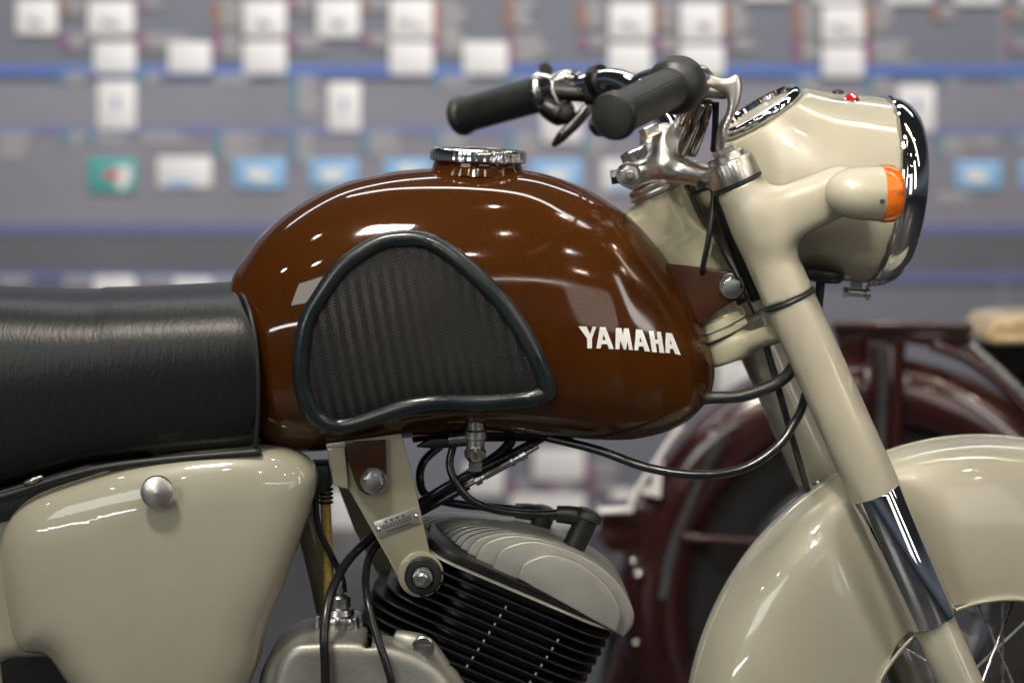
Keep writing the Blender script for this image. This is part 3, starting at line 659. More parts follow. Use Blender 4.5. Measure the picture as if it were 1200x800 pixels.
# cylinder: black fins across the barrel
bo = P(612, 682, -.098); bo.y = -.02
for i in range(13):
    w = .014 * min(1, max(0, (i - 3) / 3))
    c = bo - hv * (.0 if i == 0 else .0125 + .0110 * i) - hu * (w + .001 * i)
    m = MB(); m.prism(rrect(.118 + w, .0775 if i == 0 else .081, .042, 8), c + hu * .003, hu, Vector((0, 1, 0)), -hv, 0, .0028 if i else .0085, .0010)
    obj('cylinder_fin', m, BLACK_FIN, eng, 40)
one('cylinder_barrel', BLACK_FIN, eng, lambda m: m.prism(rrect(.088, .062, .045, 8), bo + hu * 0, hu, Vector((0, 1, 0)), -hv, .0, .18, 0))
one('head_gasket_rim', CAST, eng, lambda m: m.prism(rrect(.1215, .084, .045, 8), bo - hv * .0105 + hu * .003, hu, Vector((0, 1, 0)), -hv, 0, .0026, .001))
for ox, nn, j0 in ((-.004, 9, 1), (.066, 8, 2)):
    for j in range(j0, nn): one('fin_stud', ZINC, eng, lambda m: m.lathe([(.0020, 0), (.0020, .0034), (0, .0034)], bo + hu * (ox - .002 * j) - hv * (.0145 + .0110 * j + .0085) + NY * .0795, hv, 10))
# spark plug caps and leads
def plug_cap(px, py, qx, qy, y, r):
    a, b = P(px, py, y), P(qx, qy, y); d = (b - a).normalized(); L = (b - a).length
    m = MB(); m.lathe([(r * .5, -.006), (r * .95, -.004), (r * 1.12, 0), (r * 1.12, .004), (r * .92, .006), (r * .92, L), (r * .8, L + .002)], a, d, 28)
    e0 = P(px - 3, py + 3, y); m.tube([e0, e0 + Vector((-.020, 0, .003)), e0 + Vector((-.034, 0, .004))], [r * .78, r * .72, r * .66], 18)
    return obj('plug_cap', m, RUBBER, eng, 40)
plug_cap(690, 603, 671, 643, -.045, .0145); plug_cap(640, 599, 628, 628, .035, .0135)
one('spark_plug', ZINC, eng, lambda m: m.tube([P(672, 641, -.045), P(664, 660, -.045)], .010, 6))
cable('ignition_lead', [(531, 522, -.05), (527, 545, -.055), (536, 568, -.06), (556, 588, -.06), (590, 599, -.06), (630, 602, -.055), (665, 600, -.045)], .0046, parent=eng)
cable('ignition_lead', [(516, 522, 0.02), (497, 540, .01), (492, 560, .0), (500, 580, .0), (535, 590, .0), (575, 594, .01), (612, 597, .03)], .0050, parent=eng)
# crankcase
def cc_(pts, y): return [(P(a, b, y).x, P(a, b, y).z) for a, b in sp2(pts, 5)]
k1 = cc_([(300, 812), (309, 780), (330, 757), (372, 748), (430, 748), (478, 757), (522, 780), (548, 812), (565, 850), (560, 940), (500, 990), (340, 990), (292, 900)], -.12)
k2 = cc_([(320, 806), (338, 760), (372, 752), (430, 753), (480, 764), (518, 788), (538, 830), (535, 930), (480, 975), (350, 975), (315, 900)], -.135)
kk = np.array(k1)
def f_case(p):
    a = sd_pillow(p, k1, (0, 0, 0), (1, 0, 0), (0, 0, 1), (0, 1, 0), -.118, -.010, .016)
    b = sd_pillow(p, k2, (0, 0, 0), (1, 0, 0), (0, 0, 1), (0, 1, 0), -.142, -.02, .010)
    d = smin(a, b, .008)
    xg = P(431, 760, -.14).x; g = np.abs(p[:, 0] - xg - (p[:, 2] - P(431, 760, -.14).z) * -.18) - .0035
    return smax(d, -smax(g, -(p[:, 1] + .1385), .002), .003)
sdf('crankcase', f_case, (kk[:, 0].min() - .02, -.16, kk[:, 1].min() - .02), (kk[:, 0].max() + .02, .14, kk[:, 1].max() + .02), .005, CAST, eng)
one('case_screw', ZINC, eng, lambda m: (m.lathe([(.0125, 0), (.0125, .005), (.011, .0065), (.0, .0066)], P(496, 757, -.120), NY, 28), m.box(P(496, 757, -.128), .009, .0006, .0012)), 30)
one('case_lug', CAST, eng, lambda m: m.tube([P(464, 748, -.10), P(480, 752, -.105), P(498, 759, -.105), P(520, 784, -.10)], [.010, .012, .013, .01], 16, smooth=5), 180)
plate('case_shadow_bracket', [(545, 790), (570, 782), (600, 786), (640, 815), (640, 850), (560, 850)], -.07, .05, CAST, eng, .006)
# tappet-like cable adjuster tower on the case
to = P(398, 737, -.070)
fl12 = lambda a, i: 1 + (.055 * (1 if math.cos(14 * a) > 0 else -1) if i in (3, 4, 5, 6) else 0)
one('adjuster_tower', ZINC, eng, lambda m: (m.lathe([(.020, -.010), (.020, 0), (.019, .002), (.0255, .003), (.0262, .005), (.0262, .014), (.0250, .017), (.017, .018), (.0155, .024), (.0125, .026), (.0125, .037), (.010, .040), (.006, .042), (.0045, .056)], to, UZ, 112, fl12)), 30)
one('case_dome_nut', CAST, eng, lambda m: m.lathe([(.014, -.012), (.018, -.004), (.016, .002), (.009, .004), (0, .0045)], P(380, 747, -.10), Vector((0, -.5, 1)), 28), 40)
# --- hoses and cables between seat and engine
cable('fuel_hose', [(381, 566, -.055), (382, 600, -.055), (384, 650, -.055), (386, 730, -.05)], .0060, YELLOW)
one('hose_clip', DARK, bike, lambda m: [m.tube([P(382, y, -.055) + Vector((.0072 * math.cos(a), .0072 * math.sin(a), 0)) for a in np.linspace(0, 6.28, 17)], .0015, 6) for y in (573, 578, 583, 588)])
cable('control_cable', [(373, 565, -.07), (370, 590, -.07), (374, 620, -.07), (388, 650, -.065), (400, 675, -.06), (403, 695, -.06)], .0038)
cable('control_cable', [(382, 830, -.155), (381, 780, -.155), (380, 740, -.15), (386, 700, -.125), (404, 662, -.085), (430, 634, -.055), (470, 604, -.045), (530, 566, -.045), (590, 537, -.03), (650, 505, .0)], .0052)
cable('control_cable', [(466, 830, -.15), (455, 785, -.15), (442, 745, -.14), (431, 705, -.12), (429, 670, -.08), (440, 640, -.05), (480, 608, -.042), (530, 580, -.045), (549, 569, -.045)], .0044)
cable('control_cable', [(440, 632, -.03), (490, 596, -.03), (540, 562, -.03), (585, 532, -.02), (600, 515, -.02)], .0062)
a_, b_ = P(556, 564, -.047), P(640, 518, -.047); dd = (b_ - a_).normalized()
one('cable_adjuster', ZINC, bike, lambda m: (m.lathe([(.0030, -.012), (.0030, 0), (.0062, .001), (.0062, .008), (.004, .009), (.004, .013), (.0048, .014), (.0048, .046), (.0062, .047), (.0062, .051), (.0045, .052), (.0045, .058), (.0058, .059), (.0058, .067), (.003, .068), (.0025, .084)], a_, dd, 12)), 30)

# --- front fork frame: turned 10 degrees away from the camera ---------
TH = R(10); RK = R(24.1)
f0 = Vector((math.cos(RK), 0, math.sin(RK))); AX = Vector((-math.sin(RK), 0, math.cos(RK)))
FO = Vector((.239, 0, ZC - .1535)) - f0 * .013; F = f0 * math.cos(TH) + Vector((0, 1, 0)) * math.sin(TH); S = -f0 * math.sin(TH) + Vector((0, 1, 0)) * math.cos(TH)
def K3(f, s, a): return FO + F * f + S * s + AX * a
def rplane(px, py, s):
    """(f, a) of the point of the fork plane s = const shown at (px, py)"""
    o_, d = ray(px, py); t = (s - (o_ - FO).dot(S)) / d.dot(S); q = o_ + d * t - FO
    return q.dot(F), q.dot(AX)
def apos(px, py, s): return rplane(px, py, s)[1]
OF = .063; HS = .10
# check of the near fork line against the photograph
a_cap_top = apos(852, 178, -HS); a_cap_bot = apos(862, 214, -HS); a_ring = apos(925, 350, -HS); a_c0 = apos(1030, 574, -HS); a_c1 = apos(1097, 724, -HS)
for side, nm in ((-1, 'near'), (1, 'far')):
    s = side * HS
    fk = empty('fork_leg', K3(OF, s, a_ring), bike)
    if side < 0: fk['label'] = 'near fork leg carrying the headlight ear and turn signal'
    one('lower_cover', CREAM, fk, lambda m: m.lathe([(.026, a_c0 - .002), (.0292, a_c0), (.0295, a_c0 + .02), (.0290, a_ring - .003), (.026, a_ring - .002)], K3(OF, s, 0), AX, 56), 40)
    one('cover_ring', RUBBER, fk, lambda m: m.lathe([(.028, a_ring - .0036), (.0308, a_ring - .003), (.0318, a_ring - .001), (.0308, a_ring + .0014), (.028, a_ring + .002)], K3(OF, s, 0), AX, 56), 60)
    one('chrome_sleeve', CHROME, fk, lambda m: m.lathe([(.024, a_c1 - .001), (.0282, a_c1), (.0288, a_c1 + .003), (.0288, a_c0 - .002), (.027, a_c0 + .002)], K3(OF, s, 0), AX, 64), 40)
    one('slider', CREAM, fk, lambda m: m.lathe([(.010, a_c1 - .24), (.0235, a_c1 - .23), (.0242, a_c1 - .2), (.0242, a_c1 - .001), (.020, a_c1 + .01)], K3(OF, s, 0), AX, 48), 40)
    one('axle_lug', CREAM_FRAME, fk, lambda m: m.tube([K3(OF, s, a_c1 - .19), K3(OF + .02, s, a_c1 - .24)], [.022, .020], 20))
# upper covers; the near one flows into the headlight ear
HLs = 0.0
hl_c = P(1024, 223, .070)      # centre of the shell's mouth
hth = R(5); hd = R(6)
HF = Vector((math.cos(hth) * math.cos(hd), math.sin(hth), -math.sin(hd))).normalized()       # headlight axis, forward
HSd = Vector((-math.sin(hth), math.cos(hth), 0)); HU = HSd.cross(HF) * -1
if HU.z < 0: HU = -HU
ear_a = np.array(P(905, 262, -.100)); ear_b = np.array(P(968, 232, -.105)); ear_c = np.array(P(1010, 226, -.085))
na = np.array(K3(OF, -HS, a_ring + .0)); nb = np.array(K3(OF, -HS, a_cap_bot))
def f_up(p, sgn=-1, ear=True):
    a = np.array(K3(OF, sgn * HS, a_ring + .002)); b = np.array(K3(OF, sgn * HS, a_cap_bot - .001))
    tt = np.clip((p - a) @ (b - a) / ((b - a) @ (b - a)), 0, 1); d = sd_cyl(p, a, b, .0295, .0015) + tt * .0022
    if ear:
        e1 = sd_capsule(p, np.array(P(903, 258, -.095)), np.array(P(985, 223, -.098)), .031, .028)
        q = p - np.array(P(940, 240, -.098)); 
        d2 = smin(d, smax(e1, np.abs(p[:, 1] + .094) - .026, .012), .026)
        ax = np.array(AX); h = (p - a) @ ax; L = (b - a) @ ax
        return smax(d2, np.maximum(h - L, -h), .0015)
    return d
q0 = np.array([na, nb]); upc = sdf('upper_cover', f_up, (na[0] - .08, -.16, na[2] - .02), (P(1040, 0, -.1).x, -.04, nb[2] + .03), .0032, CREAM, bike)
na2 = np.array(K3(OF, HS, a_ring)); nb2 = np.array(K3(OF, HS, a_cap_bot))
sdf('upper_cover', lambda p: f_up(p, 1, False), (min(na2[0], nb2[0]) - .05, .04, na2[2] - .03), (max(na2[0], nb2[0]) + .05, .17, nb2[2] + .03), .005, CREAM, bike)
# fork caps
for s in (-HS, HS):
    fl = lambda a, i: 1 + (.006 * math.cos(40 * a) if i in (2, 3) else 0)
    fc = one('fork_cap', ALU, bike, lambda m: m.lathe([(.026, a_cap_bot - .002), (.0285, a_cap_bot), (.0292, a_cap_bot + .003), (.0285, a_cap_bot + .022), (.0270, a_cap_bot + .025), (.0225, a_cap_bot + .026), (.0220, a_cap_bot + .032), (.020, a_cap_bot + .034), (.010, a_cap_bot + .0345), (.009, a_cap_bot + .031), (0, a_cap_bot + .031)], K3(OF, s, 0), AX, 120, fl), 25)
    one('cap_gasket', RUBBER, fc, lambda m: m.lathe([(.0270, a_cap_bot - .004), (.0294, a_cap_bot - .003), (.0294, a_cap_bot + .0005), (.0300, a_cap_bot + .001)], K3(OF, s, 0), AX, 48))
    hexbolt('cap_nut', K3(OF, s, a_cap_bot + .032), AX, .013, .010, ALU, parent=fc, washer=0)
# top yoke casting
a_y = apos(764, 197, 0)
def f_yoke(p):
    d = sd_cyl(p, K3(0, 0, a_y - .012), K3(0, 0, a_y + .010), .031, .006)
    for s in (-1, 1):
        arm = sd_capsule(p, K3(.004, s * .018, a_y), K3(OF - .012, s * (HS - .024), a_cap_bot + .012), .0165, .0125)
        d = smin(d, arm, .016)
        d = smin(d, sd_capsule(p, K3(OF - .012, s * (HS - .024), a_cap_bot + .012), K3(OF, s * HS, a_cap_bot + .012), .0125, .012), .008)
    d = smin(d, sd_capsule(p, K3(-.012, -.004, a_y - .002), np.array(P(733, 207, -.030)), .0155, .0110), .014)
    for s in (-.034, .034): d = smin(d, sd_capsule(p, K3(.014, s, a_y), K3(.026, s, a_y + .030), .018, .014), .012)
    return d
yk = sdf('top_yoke', f_yoke, (P(710, 0).x, -.13, ZC - .07), (P(915, 0).x, .15, ZC + .10), .0030, ALU, bike)
hexbolt('pinch_bolt', P(737, 205, -.043), NY, .0110, .009, parent=yk, rot=10, stud=.5)
one('clamp_stud', DARK, yk, lambda m: m.tube([P(716, 208, -.030), P(735, 205, -.030)], .0095, 6))
hexbolt('stem_nut', K3(-.006, -.01, a_y + .009), AX, .021, .020, ZINC, parent=yk, washer=1.15)
hexbolt('clamp_nut', K3(.010, -.040, a_y + .034), AX, .012, .013, ALU, parent=yk, washer=1.2)
hexbolt('clamp_nut', K3(.034, -.040, a_y + .024), AX, .010, .012, ALU, parent=yk, washer=1.2)
def on_yoke(px, py):
    bv = BVHTree.FromPolygons([tuple(q.co + yk.location) for q in yk.data.vertices], [tuple(p.vertices) for p in yk.data.polygons])
    a, d = ray(px, py); h = bv.ray_cast(a, d); return h[0] if h[0] else P(px, py, -.1)
one('yoke_screw', DARK, yk, lambda m: m.lathe([(.0055, 0), (.005, .003), (0, .003)], on_yoke(822, 216), NY, 16))
# steering head and its bearing cups
ha, hb = a_y - .026, apos(848, 372, 0)
def f_head(p):
    d = sd_cyl(p, K3(0, 0, hb), K3(0, 0, ha), .0300, .002)
    bx = [np.array(v) for v in (f0, Vector((0, 1, 0)), AX)]
    c = P(782, 283, 0)
    d = smin(d, sd_box(p, np.array(c), [(.80, 0, -.6), (0, 1, 0), (.6, 0, .80)], (.045, .020, .036), .004), .010)
    d = smin(d, sd_capsule(p, np.array(P(738, 262, 0)), np.array(P(795, 300, 0)), .019, .022), .010)
    d = smin(d, sd_capsule(p, K3(0, 0, hb + .035), np.array(P(800, 410, 0)), .020, .016), .012)
    n = .0004 * np.sin(p[:, 0] * 310 + 2 * np.sin(p[:, 2] * 150)) * np.sin(p[:, 2] * 260 + 1) * np.exp(-((p[:, 0] - P(795, 0).x) / .03) ** 2)
    return d + n
sdf('steering_head', f_head, (P(715, 0).x, -.06, P(0, 440).z), (P(910, 0).x, .06, P(0, 190).z), .0034, CREAM_FRAME, bike)
one('bearing_cup', ALU, bike, lambda m: m.lathe([(.031, ha - .004), (.0345, ha - .002), (.0350, ha + .001), (.0325, ha + .003), (.0335, ha + .005), (.0335, ha + .009), (.031, ha + .011)], K3(0, 0, 0), AX, 56), 30)
one('bearing_cup', CREAM_FRAME, bike, lambda m: m.lathe([(.030, hb + .006), (.0345, hb + .004), (.035, hb - .006), (.032, hb - .008), (.033, hb - .010), (.033, hb - .016), (.029, hb - .018)], K3(0, 0, 0), AX, 56), 30, 'lower cup')
# lower yoke
a_l = hb - .034
def f_low(p):
    d = sd_cyl(p, K3(0, 0, a_l - .014), K3(0, 0, a_l + .014), .030, .005)
    for s in (-1, 1): d = smin(d, sd_capsule(p, K3(.006, s * .012, a_l), K3(OF, s * HS, a_l), .012, .011), .016)
    d = smin(d, sd_cyl(p, K3(OF, HS, a_l - .016), K3(OF, HS, a_l + .015), .034, .004), .010)
    return d
c0 = np.array(K3(.03, 0, a_l)); sdf('lower_yoke', f_low, c0 - (.11, .16, .08), c0 + (.11, .16, .08), .0036, CREAM_FRAME, bike)

# --- headlight -------------------------------------------------------
hb_ = np.array(hl_c); hF, hS, hU = [np.array(v) for v in (HF, HSd, HU)]
RS = .1125
prof_t = np.array([-.205, -.195, -.175, -.145, -.11, -.07, -.03, 0]); prof_r = np.array([.002, .030, .055, .078, .094, .104, .1075, .1075])
hl = empty('headlight', hl_c, bike)
sn = Vector((-.52, -.12, .83)).normalized(); sp_c = P(893, 137, .040); sp_l = sp_c + sn * .005
def f_shell(p):
    q = p - hb_; t = q @ hF; y = q @ hS; z = q @ hU; r = np.sqrt(y * y + z * z)
    # bullet: half ellipsoid behind the mouth
    L = .198
    e_ = (np.abs(np.minimum(t + .02, 0) / (L - .02)) ** 2.3 + (r / RS) ** 2.3) ** (1 / 2.3)
    d = (e_ - 1) * RS * .9
    d = smax(d, t, .002)
    n = np.array(sn); qq = p - np.array(sp_c); h = qq @ n; rr = length(qq - h[:, None] * n)
    pod = smax(rr - (.0525 + .30 * np.maximum(-h, 0)), np.abs(h + .035) - .034, .004)
    return smax(smin(d, pod, .040), h, .003)
shell = sdf('headlight_shell', f_shell, np.array(hl_c) - (.245, .15, .15), np.array(hl_c) + (.03, .15, .15), .0042, CREAM, hl)
one('headlight_rim', CHROME, hl, lambda m: m.lathe([(.1125, -.0015), (.1158, -.001), (.1170, .001), (.1166, .004), (.1145, .0055), (.1150, .010), (.1130, .019), (.1085, .028), (.1015, .0345), (.0985, .036), (.0960, .0355), (.0955, .033)], hl_c, HF, 96, cap=False), 25)
one('headlight_lens', GLASS, hl, lambda m: m.lathe([(.0958, .034), (.080, .039), (.055, .044), (.028, .047), (0, .048)], hl_c, HF, 64), 180)
one('reflector', CHROME, hl, lambda m: m.lathe([(.0930, .034), (.075, .012), (.045, -.008), (.012, -.018), (0, -.019)], hl_c, HF, 64), 180)
# speedometer on top
sp = one('speedometer_ring', CHROME, hl, lambda m: m.lathe([(.0470, -.003), (.0545, -.004), (.0562, -.001), (.0560, .004), (.0535, .0072), (.0495, .0082), (.0470, .0065), (.0462, .002)], sp_l, sn, 72, cap=False), 40)
one('speedometer_dial', mat('cream_dial', (.40, .37, .30), .35, 0, .25), sp, lambda m: m.lathe([(.0468, 0), (.0468, .001), (0, .001)], sp_l, sn, 48))
def on_part(o, px, py):
    bv = BVHTree.FromPolygons([tuple(q.co + o.location + (ORG[o.parent.name] if o.parent else Vector())) for q in o.data.vertices], [tuple(p.vertices) for p in o.data.polygons])
    a, d = ray(px, py); h = bv.ray_cast(a, d)
    return (h[0], h[1]) if h[0] else (P(px, py, 0), Vector((0, 0, 1)))
jw, jn = on_part(shell, 998, 116)
one('pilot_jewel', RED, hl, lambda m: m.lathe([(.0080, -.002), (.0080, .001), (.0070, .004), (.0040, .0060), (0, .0064)], jw, jn, 10), 10)
one('jewel_bezel', CHROME, hl, lambda m: m.lathe([(.0095, -.003), (.0095, .0003), (.0085, .001), (.0080, 0)], jw, jn, 28))
one('shell_screw', DARK, hl, lambda m: m.lathe([(.007, 0), (.006, .003), (.003, .0045), (0, .0048)], on_part(shell, 984, 109)[0] + Vector((0, .012, .0)), Vector((0, -.2, 1)), 18))
gr = P(962, 327, .02)
one('wiring_grommet', RUBBER, hl, lambda m: (m.lathe([(.026, .010), (.027, .004), (.022, -.002), (.010, -.004), (0, -.004)], gr, Vector((.15, 0, 1)), 32), m.tube([gr, gr + Vector((-.003, 0, -.03)), gr + Vector((-.004, .01, -.06))], .0055, 12)), 50)
rb = P(1003, 340, .06)
one('rim_clamp', ZINC, hl, lambda m: (m.tube([rb + Vector((-.014, -.004, -.002)), rb + Vector((.014, -.004, -.004))], .0048, 14), m.lathe([(.0075, 0), (.0075, .004), (.006, .005), (0, .005)], rb + Vector((.011, -.004, -.004)), UX, 20), m.lathe([(.0075, 0), (.0075, .005), (0, .005)], rb + Vector((-.016, -.004, -.002)), UX, 6), m.box(rb + Vector((0, 0, .006)), .007, .004, .009)), 30)
# turn signals
for side in (-1, 1):
    c = P(968, 226, -.158) if side < 0 else P(968, 226, -.158) + HSd * .46
    ax = Vector((1, .06, -.015)).normalized()
    ts = one('turn_signal', CREAM, hl, lambda m: m.lathe([(0, -.001), (.008, .0005), (.016, .005), (.0225, .013), (.0272, .024), (.0295, .038), (.0302, .058), (.0300, .062), (.028, .062)], c, ax, 56), 40)
    lm = MB(); lm.lathe([(.0290, .0600), (.0314, .0605), (.0318, .066), (.0310, .073), (.0265, .080), (.020, .083), (0, .0845)], c, ax, 56, lambda a, i: 1 + (.006 * math.cos(28 * a) if i in (3, 4) else 0))
    for zz_ in (.004,): lm.box(c + ax * .0725 + Vector((0, -.028, zz_)), .0065, .0045, .0014)
    obj('amber_lens', lm, AMBER, ts, 30)
    one('lens_screw', DARK, ts, lambda m: m.lathe([(.0028, 0), (.0026, .002), (0, .0022)], c + ax * .056 + Vector((0, -.0285 * side * -1, -.008)) , (0, side, 0), 14))
    one('signal_stem', CREAM, ts, lambda m: m.tube([c + ax * .028, c + ax * .032 - HSd * side * .05], [.024, .021], 24))

# --- handlebar -------------------------------------------------------
hbm = [(637, 110, .255), (665, 102, .225), (692, 97, .19), (718, 93, .165), (742, 101, .13), (764, 121, .09), (785, 145, .055), (797, 163, .02), (800, 163, -.02), (806, 140, -.06), (818, 112, -.10), (820, 98, -.14), (808, 98, -.18), (790, 103, -.205)]
hbar = one('handlebar', CHROME, bike, lambda m: m.tube([P(*q) for q in hbm], .0140, 24, smooth=10), 180)
def grip(a, b, r, flange, name='grip'):
    d = (b - a).normalized(); L = (b - a).length
    g = one(name, GRIP, hbar, lambda m: m.lathe([(r * .9, .0), (r * 1.0, .002)] + [(r * (1.0 + (.0 if i % 2 else .012)), .004 + (L - .018) * i / 34) for i in range(34)] + [(r * .985, L - .015), (r * 1.12, L - .011), (r * 1.16, L - .005), (r * 1.12, L - .001), (r * 1.05, L + .0005), (r * 1.02, L - .0005), (r * .99, L + .001), (r * .6, L + .003), (0, L + .0035)], a, d, 144, lambda q, i: 1 + (.010 * math.cos(36 * q) if 1 < i < 36 else 0)), 40)
    if flange: one('grip_flange', RUBBER, g, lambda m: m.lathe([(r * .9, -.030), (flange * .75, -.030), (flange * .95, -.022), (flange, -.010), (flange * .97, 0), (flange * .86, .007), (r * 1.05, .009), (r * .98, .012)], a, d, 56), 50)
    return g
grip(P(789, 102, -.190), P(718, 137, -.325), .0216, .0318, 'grip')
grip(P(637, 109, .255), P(538, 137, .350), .0235, None, 'grip')
# far lever perch, switch and lever
pc = P(640, 106, .25); fd = (P(665, 102, .225) - P(637, 110, .255)).normalized()
perch = one('lever_perch', CHROME_WORN, hbar, lambda m: (m.lathe([(.020, -.002), (.027, 0), (.0275, .004), (.0255, .009), (.021, .012), (.0175, .030), (.019, .032), (.019, .040), (.014, .044), (.014, .060)], pc - fd * .004, fd, 40),
      m.tube([P(648, 96, .22), P(664, 92, .22), P(680, 94, .22), P(690, 100, .22)], [.009, .012, .010, .007], 14, smooth=4)), 40)
one('choke_lever', RUBBER, perch, lambda m: m.prism([(-.008, -.008), (.006, -.012), (.010, .004), (.002, .012), (-.008, .010)], P(639, 84, .24), UX, UZ, (0, 1, 0), 0, .014, .002))
one('perch_body', BLACK_FIN, perch, lambda m: (m.tube([P(638, 124, .215), P(655, 133, .21), P(672, 128, .205)], [.012, .0165, .010], 18, smooth=5), m.tube([P(650, 108, .21), P(690, 110, .20), P(706, 104, .195)], [.012, .011, .014], 14, smooth=4), m.tube([P(686, 112, .19), P(712, 118, .19), P(738, 122, .18)], [.010, .011, .007], 14, smooth=4)), 60)
one('perch_band', CHROME_WORN, perch, lambda m: m.tube([P(633, 88, .21), P(645, 92, .205), P(648, 108, .20), (P(655, 122, .20)), P(668, 127, .2), P(674, 134, .2)], .0026, 10, smooth=6), 180)
hexbolt('perch_nut', P(664, 132, .19), NY, .007, .007, DARK, parent=perch)
one('perch_collar', BLACK_FIN, perch, lambda m: m.lathe([(.016, 0), (.021, .002), (.021, .014), (.016, .016)], P(697, 97, .19), fd, 32), 30)
one('clutch_lever', STEEL_DARK, hbar, lambda m: m.tube([P(700, 116, .20), P(690, 126, .195), P(672, 146, .20), P(658, 160, .205), P(648, 171, .21)], [.005, .0075, .0080, .0070, .0030], 16, smooth=6, flat=.45), 60)
# near brake lever perch: a curved polished casting, with the cable stubs under it
pch = sp2([(806, 90), (816, 84), (828, 86), (842, 92), (853, 92), (861, 88), (867, 95), (868, 108), (865, 124), (857, 140), (851, 155), (848, 172), (843, 175), (841, 160), (844, 146), (850, 132), (851, 120), (848, 111), (838, 107), (820, 106), (808, 104)], 4)
pcp = [(P(x, y, -.13).x, P(x, y, -.13).z) for x, y in pch]
def f_perch(p):
    d = sd_pillow(p, pcp, (0, 0, 0), (1, 0, 0), (0, 0, 1), (0, 1, 0), -.148, -.112, .0058)
    d = smin(d, sd_cyl(p, P(803, 100, -.165), P(822, 98, -.115), .0185, .004), .006)
    return smin(d, sd_capsule(p, P(812, 87, -.15), P(822, 86, -.14), .011, .009), .006)
npch = sdf('lever_perch', f_perch, (P(770, 0, -.13).x, -.20, P(0, 190, -.13).z), (P(880, 0, -.13).x, -.09, P(0, 70, -.13).z), .0024, ALU, hbar)
one('perch_screw', DARK, npch, lambda m: m.lathe([(.0055, 0), (.005, .0025), (0, .003)], P(822, 95, -.166), NY, 16))
one('lever_pivot', ZINC, npch, lambda m: m.tube([P(815, 106, -.15), P(848, 108, -.13)], [.0075, .0085], 16))
for (a, b, c, d_, r_) in (((822, 120, -.13), (810, 148, -.10), (798, 178, -.05), 0, .0075), ((831, 120, -.13), (824, 150, -.10), (812, 180, -.05), 0, .0050), ((839, 120, -.12), (838, 150, -.11), (836, 176, -.09), 0, .0038)):
    one('lever_rod', STEEL_DARK if r_ > .004 else CABLE, npch, lambda m: m.tube([P(*a), P(*b), P(*c)], r_, 14, smooth=6), 180)
one('clamp_cap', ALU, hbar, lambda m: m.lathe([(.020, -.012), (.0215, -.010), (.0215, .010), (.020, .012)], P(800, 163, -.034), (0, 1, 0), 32), 30)
one('clamp_cap', ALU, hbar, lambda m: m.lathe([(.020, -.012), (.0215, -.010), (.0215, .010), (.020, .012)], P(797, 162, .034), (0, 1, 0), 32), 30)
one('brake_lever', CHROME_WORN, hbar, lambda m: m.tube([P(848, 108, -.13), P(800, 130, -.23), P(748, 148, -.30), P(700, 152, -.36)], [.007, .008, .008, .006], 14, smooth=6), 180) if False else None
one('bar_end_lug', BLACK_FIN, hbar, lambda m: m.tube([P(698, 142, -.30), P(702, 150, -.29), P(722, 152, -.26)], [.007, .009, .006], 12, smooth=3), 60)

# --- cables around the steering head ---------------------------------
cable('control_cable', [(640, 512, -.03), (700, 527, -.05), (760, 548, -.07), (820, 556, -.08), (870, 549, -.08), (910, 524, -.075), (935, 488, -.06), (944, 462, -.02)], .0052, k=12)
cable('wiring_hose', [(800, 470, -.02), (832, 466, -.05), (868, 464, -.055), (900, 454, -.055), (922, 440, -.045), (935, 420, .0)], .0072, RUBBER)
cable('control_cable', [(893, 388, -.035), (905, 430, -.04), (922, 490, -.04), (938, 545, -.01), (950, 585, .04), (962, 625, .07)], .0042)
cable('control_cable', [(836, 206, -.05), (836, 240, -.055), (831, 275, -.06), (824, 312, -.05), (822, 330, -.02)], .0034)
cable('control_cable', [(800, 205, -.045), (820, 245, -.045), (848, 298, -.05), (866, 330, -.045), (884, 368, -.03)], .0018)
cable('control_cable', [(845, 214, .02), (850, 250, .02), (868, 300, .02), (890, 350, .02)], .011, label='thick wiring bundle in shade beside the steering head')
cable('control_cable', [(757, 108, .05), (742, 96, .10), (752, 88, .02), (775, 82, -.09), (792, 85, -.16)], .0040)

